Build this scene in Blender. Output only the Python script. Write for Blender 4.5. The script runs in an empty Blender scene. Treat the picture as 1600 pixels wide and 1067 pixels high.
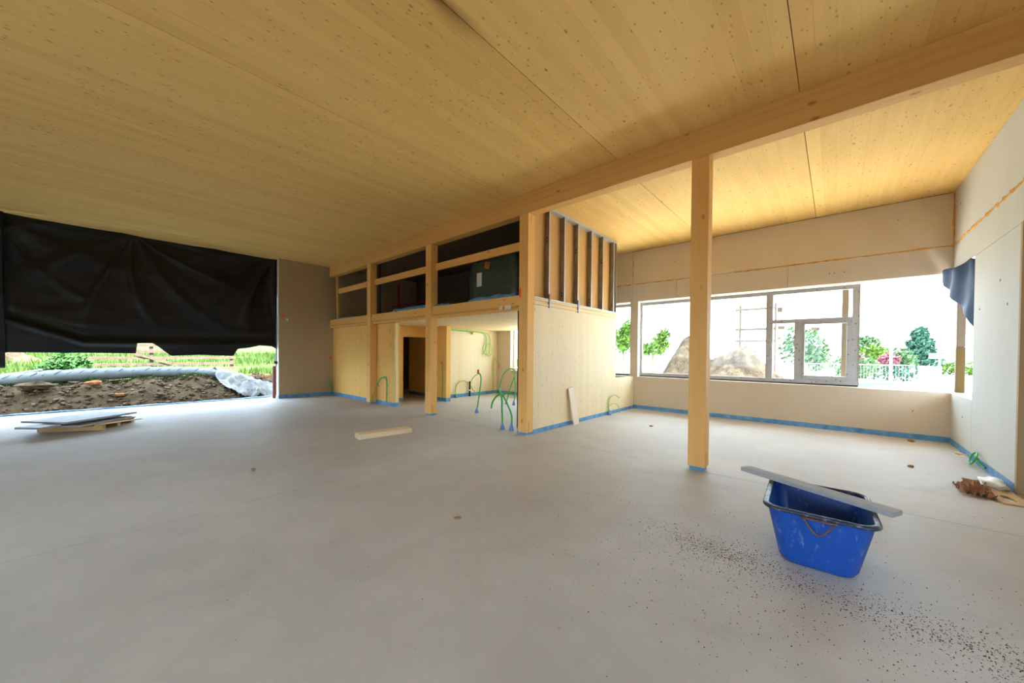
import bpy, math, random
from mathutils import Vector, Matrix, noise

sc = bpy.context.scene
col = sc.collection
random.seed(7)

# ------------------------------------------------------------------ camera
cam_d = bpy.data.cameras.new('camera'); cam = bpy.data.objects.new('camera', cam_d); col.objects.link(cam)
cam_d.sensor_fit = 'HORIZONTAL'; cam_d.sensor_width = 36.0
cam_d.lens = 567.614 / 1600 * 36.0
cam_d.shift_x = (800 - 794.114) / 1600
cam_d.shift_y = (558.705 - 533.5) / 1600
cam_d.clip_start = 0.05; cam_d.clip_end = 400
YAW, PITCH, ROLL = 0.732559, -0.012703, 0.00861
fw = Vector((-math.sin(YAW) * math.cos(PITCH), math.cos(YAW) * math.cos(PITCH), math.sin(PITCH)))
rt = Vector((math.cos(YAW), math.sin(YAW), 0)); up = rt.cross(fw)
rr = math.cos(ROLL) * rt + math.sin(ROLL) * up
uu = -math.sin(ROLL) * rt + math.cos(ROLL) * up
m = Matrix((rr, uu, -fw)).transposed().to_4x4(); m.translation = (0, 0, 1.62)
cam.matrix_world = m
sc.camera = cam

# ------------------------------------------------------------------ world, sun, exposure
world = bpy.data.worlds.new('sky'); sc.world = world; world.use_nodes = True
bg = world.node_tree.nodes['Background']
bg.inputs[0].default_value = (0.64, 0.82, 1.0, 1); bg.inputs[1].default_value = 1.08
sun_d = bpy.data.lights.new('sun', 'SUN'); sun = bpy.data.objects.new('sun', sun_d); col.objects.link(sun)
sun_d.energy = 4.5; sun_d.angle = math.radians(2.0); sun_d.color = (1, 0.97, 0.92)
SUN_AZ, SUN_EL = math.radians(50), math.radians(60)      # azimuth from +y towards +x
sd = Vector((math.sin(SUN_AZ) * math.cos(SUN_EL), math.cos(SUN_AZ) * math.cos(SUN_EL), math.sin(SUN_EL)))
sun.rotation_euler = sd.to_track_quat('Z', 'Y').to_euler()
vs = sc.view_settings
vs.view_transform = 'Standard'; vs.look = 'None'; vs.gamma = 1.0; vs.use_curve_mapping = False
vs.exposure = 3.55
sc.cycles.max_bounces = 14; sc.cycles.diffuse_bounces = 8; sc.cycles.transparent_max_bounces = 16
sc.cycles.sample_clamp_indirect = 8.0

# ------------------------------------------------------------------ material helpers
class NT:
    def __init__(s, name):
        s.m = bpy.data.materials.new(name); s.m.use_nodes = True
        s.t = s.m.node_tree; s.n = s.t.nodes; s.b = s.n['Principled BSDF']; s.out = s.n['Material Output']
    def add(s, typ, **kw):
        n = s.n.new(typ)
        for k, v in kw.items():
            if k.startswith('i_'):
                key = k[2:]; key = int(key) if key.isdigit() else key
                n.inputs[key].default_value = v
            else: setattr(n, k, v)
        return n
    def link(s, a, b): s.t.links.new(a, b)
    def math(s, op, a, b=None, c=None, clamp=False):
        n = s.add('ShaderNodeMath', operation=op); n.use_clamp = clamp
        for i, x in enumerate((a, b, c)):
            if x is None: continue
            if isinstance(x, (int, float)): n.inputs[i].default_value = x
            else: s.link(x, n.inputs[i])
        return n.outputs[0]
    def mix(s, fac, a, b, blend='MIX'):
        n = s.add('ShaderNodeMix', data_type='RGBA', blend_type=blend)
        for sock, x in ((n.inputs[0], fac), (n.inputs[6], a), (n.inputs[7], b)):
            if isinstance(x, (int, float)): sock.default_value = x
            elif isinstance(x, tuple): sock.default_value = (*x[:3], 1)
            else: s.link(x, sock)
        return n.outputs[2]
    def ramp(s, fac, pts):
        n = s.add('ShaderNodeValToRGB'); e = n.color_ramp.elements
        while len(e) < len(pts): e.new(0.5)
        for el, (p, c) in zip(e, pts):
            el.position = p; el.color = (c, c, c, 1) if isinstance(c, (int, float)) else (*c[:3], 1)
        s.link(fac, n.inputs[0]); return n.outputs[0]
    def pos(s, scale=(1, 1, 1), kind='world'):
        if kind == 'world': v = s.add('ShaderNodeNewGeometry').outputs['Position']
        else: v = s.add('ShaderNodeTexCoord').outputs['Object']
        mp = s.add('ShaderNodeMapping'); mp.inputs['Scale'].default_value = scale
        s.link(v, mp.inputs[0]); return mp.outputs[0]
    def noise(s, vec, scale, detail=3, rough=0.55):
        n = s.add('ShaderNodeTexNoise'); n.inputs['Scale'].default_value = scale
        n.inputs['Detail'].default_value = detail; n.inputs['Roughness'].default_value = rough
        s.link(vec, n.inputs['Vector']); return n.outputs[0]
    def voro(s, vec, scale, rnd=1.0):
        n = s.add('ShaderNodeTexVoronoi'); n.inputs['Scale'].default_value = scale
        n.inputs['Randomness'].default_value = rnd; s.link(vec, n.inputs['Vector']); return n
    def color(s, c):
        if isinstance(c, tuple): s.b.inputs['Base Color'].default_value = (*c[:3], 1)
        else: s.link(c, s.b.inputs['Base Color'])
    def rough(s, r, spec=0.5):
        s.b.inputs['Roughness'].default_value = r; s.b.inputs['Specular IOR Level'].default_value = spec
    def bump(s, h, strength, dist=0.01):
        n = s.add('ShaderNodeBump'); n.inputs['Strength'].default_value = strength; n.inputs['Distance'].default_value = dist
        s.link(h, n.inputs['Height']); s.link(n.outputs[0], s.b.inputs['Normal'])

def plain(name, c, rough=0.6, spec=0.4, metal=0.0, vary=0.0, vscale=8.0):
    t = NT(name); t.rough(rough, spec); t.b.inputs['Metallic'].default_value = metal
    if vary:
        n = t.noise(t.pos(), vscale, 4)
        f = t.ramp(n, [(0.3, 1 - vary), (0.7, 1 + 0)])
        t.color(t.mix(1.0, c, f, 'MULTIPLY'))
    else: t.color(c)
    return t.m

def wood(name, c_light, c_dark, axis, strip=0.0, strip_axis=0, knots=0.5, kscale=3.0, per_obj=0.0, rough=0.65, kcol=(0.20, 0.095, 0.03), strip_amt=0.12, grain=0.5, stain=False):
    """axis: grain direction 0/1/2 in world space"""
    t = NT(name); t.rough(rough, 0.25)
    st = [1.0, 1.0, 1.0]; st[axis] = 0.06
    g = t.noise(t.pos(tuple(x * 14 for x in st)), 1.0, 5, 0.6)
    g2 = t.noise(t.pos(tuple(x * 70 for x in st)), 1.0, 3, 0.6)
    lo = [0.9, 0.9, 0.9]; lo[axis] = 0.25
    big = t.noise(t.pos(tuple(lo)), 1.0, 3)
    f = t.math('MULTIPLY_ADD', g, grain, t.math('MULTIPLY_ADD', g2, grain * 0.5, t.math('MULTIPLY', big, 0.45)))
    f = t.math('SUBTRACT', f, 0.25 + grain * 0.45)
    if per_obj:
        oi = t.add('ShaderNodeObjectInfo').outputs['Random']
        f = t.math('MULTIPLY_ADD', oi, per_obj, t.math('SUBTRACT', f, per_obj / 2))
    if strip:
        sep = t.add('ShaderNodeSeparateXYZ'); t.link(t.pos(), sep.inputs[0])
        k = t.math('DIVIDE', sep.outputs[strip_axis], strip)
        fl = t.math('FLOOR', k)
        wn = t.add('ShaderNodeTexWhiteNoise', noise_dimensions='1D'); t.link(fl, wn.inputs['W'])
        f = t.math('MULTIPLY_ADD', wn.outputs[0], strip_amt * 2, t.math('SUBTRACT', f, strip_amt))
    base = t.mix(t.math('MULTIPLY', f, 1.0, clamp=True), c_light, c_dark)
    if strip:
        fr = t.math('FRACT', k)
        edge = t.math('LESS_THAN', t.math('ABSOLUTE', t.math('SUBTRACT', fr, 0.5)), 0.47)
        base = t.mix(t.math('MULTIPLY', t.math('SUBTRACT', 1.0, edge), 0.22), base, c_dark)
    if knots:
        ks = [1.0, 1.0, 1.0]; ks[axis] = 0.5
        v = t.voro(t.pos(tuple(x * kscale for x in ks)), 1.0)
        d = t.ramp(v.outputs['Distance'], [(0.0, 1.0), (0.07, 0.75), (0.15, 0.0)])
        sepc = t.add('ShaderNodeSeparateColor'); t.link(v.outputs['Color'], sepc.inputs[0])
        pick = t.math('LESS_THAN', sepc.outputs[0], knots)
        size = t.math('MULTIPLY_ADD', sepc.outputs[1], 0.6, 0.35)
        kf = t.math('MULTIPLY', t.math('MULTIPLY', d, pick), size)
        base = t.mix(kf, base, kcol)
        v2 = t.voro(t.pos(tuple(x * kscale * 2.3 for x in ks)), 1.0)
        d2 = t.ramp(v2.outputs['Distance'], [(0.0, 0.75), (0.13, 0.45), (0.20, 0.0)])
        s2 = t.add('ShaderNodeSeparateColor'); t.link(v2.outputs['Color'], s2.inputs[0])
        cl = t.math('GREATER_THAN', t.noise(t.pos(tuple(x * 0.8 for x in ks)), 1.0, 2), 0.42)
        base = t.mix(t.math('MULTIPLY', t.math('MULTIPLY', d2, cl), t.math('LESS_THAN', s2.outputs[0], knots * 0.75)), base, kcol)
    if stain:
        sp = t.add('ShaderNodeSeparateXYZ'); t.link(t.pos(), sp.inputs[0])
        dx = t.math('ABSOLUTE', t.math('ADD', sp.outputs[0], 2.665))
        wv = t.math('MULTIPLY_ADD', t.noise(t.pos((3, 2.2, 3)), 1.0, 4), 0.26, -0.02)
        band = t.math('SUBTRACT', 1.0, t.math('DIVIDE', dx, wv), clamp=True)
        ym = t.math('SUBTRACT', 2.75, sp.outputs[1], clamp=True)
        base = t.mix(t.math('MULTIPLY', band, t.math('MULTIPLY', ym, 1.3, clamp=True)), base, (0.22, 0.09, 0.02))
    t.color(base)
    t.bump(g, 0.12, 0.004)
    return t.m

def board_panel(name, c, c2, vertical_axis_pitch=0.035, axis=0, rough=0.75, amt=0.35):
    """pale mineral-faced panel with faint vertical ribs"""
    t = NT(name); t.rough(rough, 0.25)
    n = t.noise(t.pos((1, 1, 0.35)), 1.6, 5, 0.6)
    fine = t.noise(t.pos((60, 60, 3)), 1.0, 3)
    f = t.math('MULTIPLY_ADD', fine, amt, t.math('MULTIPLY', n, 0.8))
    f = t.math('SUBTRACT', f, 0.1 + amt / 2)
    t.color(t.mix(t.math('MULTIPLY', f, 1.0, clamp=True), c, c2))
    t.bump(fine, 0.15, 0.003)
    return t.m

M = {}
M['ceil'] = wood('spruce_ceiling_boards', (0.81, 0.53, 0.175), (0.58, 0.315, 0.07), 1, knots=0.75, kscale=8.5, per_obj=0.26, grain=0.60, stain=True, kcol=(0.24, 0.095, 0.022))
M['gallery_ceil'] = wood('shade_tinted_gallery_boards', (0.22, 0.15, 0.085), (0.13, 0.085, 0.05), 1, knots=0.2, kscale=4)  # ceiling spruce darkened, the gallery's lack of light put into the colour
M['roof'] = plain('roof_deck', (0.3, 0.28, 0.26), 0.9, 0.1)
M['beam'] = wood('glulam_beam', (0.72, 0.42, 0.135), (0.50, 0.25, 0.06), 0, strip=0.04, strip_axis=2, knots=0.35, kscale=3.2, grain=0.6)
M['post'] = wood('glulam_post', (0.82, 0.475, 0.155), (0.60, 0.30, 0.07), 2, strip=0.045, strip_axis=0, knots=0.3, kscale=3.4, grain=0.6)
M['rail'] = wood('spruce_rail', (0.80, 0.47, 0.145), (0.56, 0.28, 0.065), 0, knots=0.4, kscale=3.5, grain=0.6)
M['lath'] = wood('spruce_lath', (0.66, 0.36, 0.10), (0.44, 0.20, 0.045), 0, knots=0.3, kscale=4, grain=0.6)
M['cltx'] = wood('spruce_wall_facing_hall', (0.86, 0.52, 0.15), (0.72, 0.385, 0.085), 2, strip=0.05, strip_axis=0, knots=0.5, kscale=5.0, kcol=(0.34, 0.17, 0.05), strip_amt=0.14)
M['clty'] = wood('spruce_wall_facing_bay', (0.78, 0.64, 0.41), (0.64, 0.48, 0.27), 2, strip=0.05, strip_axis=1, knots=0.6, kscale=6.0, kcol=(0.48, 0.36, 0.21), strip_amt=0.12)
M['ply_soffit'] = wood('pale_spruce_soffit', (0.80, 0.63, 0.36), (0.68, 0.49, 0.24), 1, knots=0.15, kscale=4)
M['endgrain'] = wood('layered_board_edge', (0.82, 0.60, 0.28), (0.50, 0.28, 0.09), 2, strip=0.03, strip_axis=1, knots=0.0, strip_amt=0.35)
M['grey_panel'] = board_panel('grey_brown_wall_panel', (0.44, 0.335, 0.205), (0.34, 0.255, 0.145))
M['beige_panel'] = board_panel('beige_wall_panel', (0.62, 0.52, 0.39), (0.50, 0.41, 0.29))
M['lintel_grey'] = board_panel('greyish_lintel_panel', (0.58, 0.51, 0.43), (0.48, 0.42, 0.34))
M['white_panel'] = board_panel('whitish_wall_panel', (0.56, 0.57, 0.55), (0.48, 0.485, 0.455))
M['shade_upper'] = board_panel('shade_tinted_upper_panel', (0.11, 0.085, 0.06), (0.075, 0.055, 0.04))  # panel colour lowered to stand for the unlit upper room
M['card'] = wood('brown_fibre_board', (0.60, 0.36, 0.14), (0.48, 0.27, 0.09), 2, knots=0.0, grain=0.3)
M['steel'] = plain('galvanised_steel', (0.30, 0.30, 0.29), 0.42, 0.5, 0.85, 0.25, 6)
M['steel_light'] = plain('bright_galvanised_flange', (0.50, 0.50, 0.48), 0.5, 0.5, 0.4)
M['black'] = plain('black_strip', (0.012, 0.012, 0.014), 0.6, 0.3)
M['foam'] = plain('orange_sealing_foam', (0.72, 0.36, 0.07), 0.85, 0.2, 0, 0.4, 30)
M['white'] = plain('white_plaster', (0.80, 0.78, 0.74), 0.7, 0.3)
M['orange'] = plain('orange_paint_mark', (0.80, 0.11, 0.02), 0.6, 0.3)
M['red'] = plain('red_pipe', (0.45, 0.015, 0.02), 0.4, 0.5)
M['cap'] = plain('orange_plug', (0.85, 0.16, 0.04), 0.45, 0.5)
M['green'] = plain('green_conduit', (0.05, 0.42, 0.07), 0.4, 0.5)
M['lime'] = plain('lime_conduit', (0.30, 0.52, 0.05), 0.4, 0.5)
M['blue_cone'] = plain('blue_collar', (0.16, 0.33, 0.62), 0.5, 0.4)
M['paper_white'] = plain('white_sticker', (0.75, 0.73, 0.68), 0.6, 0.3, 0, 0.2, 60)

def mat_tape():
    t = NT('blue_sealing_tape'); t.rough(0.45, 0.4)
    n = t.noise(t.pos(), 7, 4)
    t.color(t.mix(t.ramp(n, [(0.35, 0.0), (0.7, 1.0)]), (0.06, 0.21, 0.42), (0.16, 0.36, 0.60)))
    t.bump(t.noise(t.pos(), 22, 3), 0.4, 0.01); return t.m
M['tape'] = mat_tape()

def mat_floor():
    t = NT('screed_floor'); t.rough(0.7, 0.3)
    a = t.noise(t.pos(), 0.45, 5, 0.6); b = t.noise(t.pos(), 3.0, 6, 0.65); c = t.noise(t.pos((1, 1, 1)), 60, 3, 0.7)
    f = t.math('MULTIPLY_ADD', a, 0.9, t.math('MULTIPLY_ADD', b, 0.5, t.math('MULTIPLY', c, 0.25)))
    base = t.mix(t.ramp(f, [(0.55, 0.0), (1.05, 1.0)]), (0.395, 0.38, 0.36), (0.55, 0.54, 0.525))
    v = t.voro(t.pos(), 9.0); sp = t.add('ShaderNodeSeparateColor'); t.link(v.outputs['Color'], sp.inputs[0])
    d = t.math('MULTIPLY', t.ramp(v.outputs['Distance'], [(0.0, 1.0), (0.06, 0.0)]), t.math('LESS_THAN', sp.outputs[0], 0.25))
    base = t.mix(t.math('MULTIPLY', d, 0.5), base, (0.10, 0.07, 0.045))
    d2 = t.math('MULTIPLY', t.ramp(v.outputs['Distance'], [(0.0, 1.0), (0.04, 0.0)]), t.math('GREATER_THAN', sp.outputs[0], 0.9))
    base = t.mix(t.math('MULTIPLY', d2, 0.6), base, (0.7, 0.68, 0.62))
    t.color(base)
    r = t.ramp(b, [(0.3, 0.52), (0.7, 0.75)]); t.link(r, t.b.inputs['Roughness'])
    t.bump(c, 0.12, 0.003); return t.m
M['floor'] = mat_floor()

def mat_tarp():
    t = NT('black_plastic_sheet'); t.rough(0.40, 0.30)
    n = t.noise(t.pos((1, 0.5, 2.2)), 2.2, 5, 0.65)
    t.color(t.mix(t.ramp(n, [(0.5, 0.0), (0.85, 1.0)]), (0.004, 0.0045, 0.006), (0.018, 0.018, 0.018)))
    t.bump(t.noise(t.pos(), 14, 3), 0.15, 0.01); return t.m
M['tarp'] = mat_tarp()
M['blue_tarp'] = plain('blue_black_sheet', (0.006, 0.028, 0.085), 0.6, 0.2)

def mat_tub():
    t = NT('blue_tub_plastic'); t.rough(0.42, 0.5)
    n = t.noise(t.pos(kind='obj'), 9, 5, 0.7); s = t.noise(t.pos((30, 30, 6), 'obj'), 1.0, 4, 0.7)
    base = t.mix(t.ramp(n, [(0.35, 0.0), (0.75, 0.35)]), (0.003, 0.062, 0.34), (0.012, 0.085, 0.37))
    base = t.mix(t.ramp(s, [(0.58, 0.0), (0.78, 0.5)]), base, (0.42, 0.50, 0.58))
    t.color(base); return t.m
M['tub'] = mat_tub()
def mat_rim():
    t = NT('scuffed_rim'); t.rough(0.45, 0.5)
    n = t.noise(t.pos(kind='obj'), 14, 5, 0.7)
    t.color(t.mix(t.ramp(n, [(0.52, 0.0), (0.68, 1.0)]), (0.015, 0.025, 0.06), (0.30, 0.31, 0.31))); return t.m
M['rim'] = mat_rim()
M['rust'] = plain('rusty_wire', (0.24, 0.11, 0.05), 0.6, 0.4, 0.4, 0.5, 60)
def mat_stone_board():
    t = NT('grey_weathered_board'); t.rough(0.7, 0.25)
    n = t.noise(t.pos((6, 6, 6), 'obj'), 3, 5, 0.7)
    t.color(t.mix(n, (0.27, 0.29, 0.31), (0.42, 0.43, 0.43))); return t.m
M['grey_board'] = mat_stone_board()
M['slab_grey'] = plain('blue_grey_panel', (0.40, 0.43, 0.48), 0.55, 0.35, 0, 0.25, 5)
M['pallet'] = wood('pallet_wood', (0.62, 0.40, 0.17), (0.40, 0.22, 0.08), 1, knots=0.2, kscale=5, grain=0.7)
M['offcut'] = wood('offcut_timber', (0.80, 0.64, 0.42), (0.58, 0.40, 0.19), 1, knots=0.2, kscale=5, grain=0.6)
M['offcut_end'] = plain('sawn_end_grain', (0.72, 0.58, 0.36), 0.85, 0.1, 0, 0.35, 70)
M['pale_board'] = wood('pale_planed_board', (0.80, 0.68, 0.55), (0.70, 0.56, 0.42), 2, knots=0.1, kscale=5)
M['brown_paper'] = plain('brown_paper', (0.34, 0.17, 0.09), 0.8, 0.2, 0, 0.35, 12)
M['bag'] = plain('white_bag', (0.76, 0.76, 0.74), 0.5, 0.4)
M['tan'] = plain('tan_plywood', (0.60, 0.42, 0.18), 0.6, 0.3, 0, 0.25, 15)
M['debris'] = plain('dark_crumbs', (0.07, 0.055, 0.035), 0.9, 0.1)
M['chip'] = plain('wood_chip', (0.30, 0.18, 0.08), 0.85, 0.1)

def mat_film():
    t = NT('printed_frame_film'); t.rough(0.45, 0.4)
    v = t.voro(t.pos((11, 11, 11)), 1.0, 0.8)
    d = t.ramp(v.outputs['Distance'], [(0.0, 1.0), (0.16, 1.0), (0.22, 0.0)])
    n = t.noise(t.pos(), 5, 4)
    base = t.mix(n, (0.34, 0.34, 0.34), (0.47, 0.48, 0.49))
    t.color(t.mix(t.math('MULTIPLY', d, 0.7), base, (0.12, 0.11, 0.12))); return t.m
M['film'] = mat_film()
M['film_edge'] = plain('brown_tape_edge', (0.42, 0.34, 0.22), 0.6, 0.3)
def mat_glass():
    t = NT('window_glass')
    tr = t.add('ShaderNodeBsdfTransparent'); tr.inputs[0].default_value = (0.96, 0.985, 0.97, 1)
    gl = t.add('ShaderNodeBsdfGlossy'); gl.inputs['Roughness'].default_value = 0.02
    mx = t.add('ShaderNodeMixShader'); mx.inputs[0].default_value = 0.012
    t.link(tr.outputs[0], mx.inputs[1]); t.link(gl.outputs[0], mx.inputs[2]); t.link(mx.outputs[0], t.out.inputs[0]); return t.m
M['glass'] = mat_glass()
M['gravel'] = plain('pale_gravel', (0.60, 0.57, 0.51), 0.95, 0.1, 0, 0.2, 3)
def mat_dirt(name, a, b, sc_=2.5):
    t = NT(name); t.rough(0.95, 0.1)
    n = t.noise(t.pos(), sc_, 8, 0.7); n2 = t.noise(t.pos(), sc_ * 6, 4, 0.7)
    f = t.math('MULTIPLY_ADD', n2, 0.5, t.math('SUBTRACT', n, 0.25))
    t.color(t.mix(t.ramp(f, [(0.3, 0.0), (0.75, 1.0)]), a, b)); t.bump(n2, 0.6, 0.05); return t.m
M['soil'] = mat_dirt('dark_soil', (0.05, 0.03, 0.018), (0.17, 0.115, 0.065))
M['soil_pale'] = mat_dirt('pale_excavated_soil', (0.020, 0.012, 0.0065), (0.095, 0.072, 0.050), 2.2)
M['meadow'] = mat_dirt('meadow_ground', (0.025, 0.055, 0.008), (0.062, 0.082, 0.02), 1.0)
M['clod'] = plain('earth_clod', (0.17, 0.115, 0.07), 0.95, 0.1, 0, 0.6, 9)
M['stone_pale'] = plain('pale_stone_fragments', (0.26, 0.21, 0.15), 0.9, 0.1, 0, 0.5, 4)
M['grass'] = plain('grass_blades', (0.05, 0.098, 0.012), 0.7, 0.2, 0, 0.5, 2)
M['leaf'] = plain('shrub_leaves', (0.035, 0.12, 0.022), 0.7, 0.2, 0, 0.5, 5)
M['leaf_lime'] = plain('lime_tree_leaves', (0.075, 0.15, 0.015), 0.7, 0.2, 0, 0.4, 2)
M['leaf_pine'] = plain('conifer_needles', (0.035, 0.10, 0.065), 0.8, 0.2, 0, 0.4, 1)
M['leaf_mid'] = plain('bush_leaves', (0.06, 0.12, 0.045), 0.8, 0.2, 0, 0.4, 1)
M['leaf_pink'] = plain('pink_blossom', (0.17, 0.055, 0.075), 0.8, 0.2, 0, 0.4, 1)
M['bark'] = plain('bark', (0.17, 0.12, 0.08), 0.9, 0.1)
M['old_wood'] = plain('weathered_fence_wood', (0.13, 0.095, 0.07), 0.85, 0.15, 0, 0.4, 6)
M['roll'] = plain('pale_geotextile', (0.30, 0.34, 0.36), 0.8, 0.2, 0, 0.2, 5)
M['roll_mark'] = plain('dark_print_dash', (0.05, 0.06, 0.07), 0.8, 0.2)
M['sheet'] = plain('white_plastic_sheet', (0.20, 0.20, 0.195), 0.5, 0.4)
M['brick'] = plain('orange_brick', (0.50, 0.21, 0.09), 0.85, 0.2, 0, 0.3, 10)
M['rust_post'] = plain('red_brown_steel', (0.20, 0.05, 0.035), 0.6, 0.4)
M['zinc'] = plain('zinc_fence_wire', (0.20, 0.21, 0.22), 0.5, 0.5, 0.3)
M['car'] = plain('pale_blue_car_paint', (0.12, 0.15, 0.17), 0.25, 0.6)
M['car_glass'] = plain('car_glass', (0.05, 0.07, 0.09), 0.1, 0.6)
M['rubber'] = plain('tyre', (0.02, 0.02, 0.02), 0.8, 0.2)
M['eave'] = plain('pale_soffit_render', (0.55, 0.44, 0.34), 0.8, 0.2)
M['post_wood'] = wood('weathered_exterior_post', (0.15, 0.115, 0.08), (0.10, 0.07, 0.04), 2, knots=0.2, kscale=4)
M['yellow_wrap'] = plain('yellow_foot_wrap', (0.11, 0.065, 0.012), 0.6, 0.3)
M['bundle'] = plain('dark_green_wrap', (0.045, 0.08, 0.07), 0.3, 0.5, 0, 0.45, 6)

# ------------------------------------------------------------------ mesh helpers
class MB:
    def __init__(s): s.v = []; s.f = []
    def box(s, x0, x1, y0, y1, z0, z1, mat=None):
        b = len(s.v)
        p = [(x0,y0,z0),(x1,y0,z0),(x1,y1,z0),(x0,y1,z0),(x0,y0,z1),(x1,y0,z1),(x1,y1,z1),(x0,y1,z1)]
        if mat: p = [tuple(mat @ Vector(q)) for q in p]
        s.v += p
        s.f += [tuple(b + i for i in q) for q in ((0,3,2,1),(4,5,6,7),(0,1,5,4),(1,2,6,5),(2,3,7,6),(3,0,4,7))]
        return s
    def tube(s, pts, r, n=8, caps=True, r_end=None):
        pts = [Vector(p) for p in pts]; b = len(s.v); k = len(pts)
        tang = []
        for i in range(k):
            d = pts[min(i + 1, k - 1)] - pts[max(i - 1, 0)]
            tang.append(d.normalized())
        ref = Vector((0, 0, 1)) if abs(tang[0].z) < 0.9 else Vector((1, 0, 0))
        nrm = (ref - tang[0] * ref.dot(tang[0])).normalized()
        for i in range(k):
            nrm = (nrm - tang[i] * nrm.dot(tang[i]))
            nrm = nrm.normalized() if nrm.length > 1e-6 else tang[i].orthogonal().normalized()
            bi = tang[i].cross(nrm)
            rad = r if not isinstance(r, (list, tuple)) else r[i]
            if r_end is not None: rad = r + (r_end - r) * i / (k - 1)
            for j in range(n):
                a = 2 * math.pi * j / n
                s.v.append(tuple(pts[i] + rad * (math.cos(a) * nrm + math.sin(a) * bi)))
        for i in range(k - 1):
            for j in range(n):
                s.f.append((b + i*n + j, b + i*n + (j+1) % n, b + (i+1)*n + (j+1) % n, b + (i+1)*n + j))
        if caps:
            s.f.append(tuple(b + j for j in range(n - 1, -1, -1))); s.f.append(tuple(b + (k-1)*n + j for j in range(n)))
        return s
    def grid(s, nu, nv, fn):
        b = len(s.v)
        for j in range(nv + 1):
            for i in range(nu + 1): s.v.append(tuple(fn(i / nu, j / nv)))
        for j in range(nv):
            for i in range(nu):
                a = b + j * (nu + 1) + i; s.f.append((a, a + 1, a + nu + 2, a + nu + 1))
        return s
    def poly(s, pts):
        b = len(s.v); s.v += [tuple(p) for p in pts]; s.f.append(tuple(range(b, b + len(pts)))); return s
    def prism(s, pts, axis, a0, a1):
        """pts 2d outline extruded along axis"""
        n = len(pts); b = len(s.v)
        for a in (a0, a1):
            for p in pts:
                q = list(p); q.insert(axis, a); s.v.append(tuple(q))
        for i in range(n): s.f.append((b + i, b + (i+1) % n, b + n + (i+1) % n, b + n + i))
        s.f.append(tuple(b + i for i in range(n - 1, -1, -1))); s.f.append(tuple(b + n + i for i in range(n)))
        return s
    def blob(s, c, r, seed=0, rough=0.25, sz=(1, 1, 1), n=6):
        b = len(s.v); c = Vector(c)
        for i in range(n + 1):
            th = math.pi * i / n
            for j in range(n + 2):
                ph = 2 * math.pi * j / (n + 2)
                d = Vector((math.sin(th) * math.cos(ph), math.sin(th) * math.sin(ph), math.cos(th)))
                k = r * (1 + rough * noise.noise(d * 1.7 + Vector((seed * 3.1, seed, 0))) * 1.6)
                s.v.append((c.x + d.x * k * sz[0], c.y + d.y * k * sz[1], c.z + d.z * k * sz[2]))
        w = n + 2
        for i in range(n):
            for j in range(w): s.f.append((b + i*w + j, b + (i+1)*w + j, b + (i+1)*w + (j+1) % w, b + i*w + (j+1) % w))
        return s
    def mesh(s, name, smooth=False):
        me = bpy.data.meshes.new(name); me.from_pydata(s.v, [], s.f); me.validate(); me.update()
        if smooth:
            for p in me.polygons: p.use_smooth = True
        return me
    def build(s, name, mat, parent=None, smooth=False, loc=None, bevel=0.0, fixn=False):
        me = s.mesh(name, smooth)
        if fixn:
            import bmesh
            bm = bmesh.new(); bm.from_mesh(me); bmesh.ops.recalc_face_normals(bm, faces=bm.faces); bm.to_mesh(me); bm.free()
        me.materials.append(M[mat] if isinstance(mat, str) else mat)
        o = bpy.data.objects.new(name, me); col.objects.link(o)
        if loc: o.location = loc
        if parent: o.parent = parent
        if bevel:
            bv = o.modifiers.new('bevel', 'BEVEL'); bv.width = bevel; bv.segments = 2; bv.limit_method = 'ANGLE'
        return o

def box(name, mat, x0, x1, y0, y1, z0, z1, parent=None, bevel=0.0):
    """box mesh with its origin at its base centre"""
    c = ((x0 + x1) / 2, (y0 + y1) / 2, z0)
    b = MB().box(x0 - c[0], x1 - c[0], y0 - c[1], y1 - c[1], 0, z1 - z0)
    o = b.build(name, mat, None, bevel=bevel)
    o.location = c
    if parent:
        o.parent = parent; o.location = Vector(c) - Vector(parent.location)
    return o
def empty(name, loc=(0, 0, 0)):
    o = bpy.data.objects.new(name, None); col.objects.link(o); o.location = loc; o.empty_display_size = 0.1; return o
def tag(o, label=None, cat=None, group=None, kind=None):
    if label: o['label'] = label
    if cat: o['category'] = cat
    if group: o['group'] = group
    if kind: o['kind'] = kind
    return o
def struct(o, label, cat): return tag(o, label, cat, kind='structure')
def cat_rom(pts, n=8):
    P = [Vector(p) for p in pts]; out = []
    Q = [P[0] * 2 - P[1]] + P + [P[-1] * 2 - P[-2]]
    for i in range(1, len(Q) - 2):
        for k in range(n):
            t = k / n; a, b, c, d = Q[i-1], Q[i], Q[i+1], Q[i+2]
            out.append(0.5 * ((2*b) + (c - a)*t + (2*a - 5*b + 4*c - d)*t*t + (3*b - a - 3*c + d)*t**3))
    out.append(P[-1]); return out

# ================================================================== THE SETTING
ZC, ZB = 4.755, 4.70            # hall ceiling, bay ceiling
XL, XR, YB, YS = -14.05, 1.625, 10.62, -5.0
BY0, BY1 = 5.536, 5.745         # post / beam line

# ---- floor: screed fields with open joints
fl = struct(empty('floor', (0, 0, -0.2)), 'grey dusty screed floor with thin saw-cut joints', 'floor')
box('underlay', 'black', -14.75, 4.0, YS, 10.97, -0.35, -0.03, fl)
g = 0.005
for (x0, x1, y0, y1) in ((-14.78, -4.655 - g, YS, 5.62 - g), (-4.655 + g, 4.0, YS, 5.54 - g), (-4.655 + g, 4.0, 5.54 + g, 10.97),
                         (-14.78, -4.655 - g, 5.62 + g, 10.97)):
    box('screed_field', 'floor', x0, x1, y0, y1, -0.06, 0.0, fl)

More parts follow.
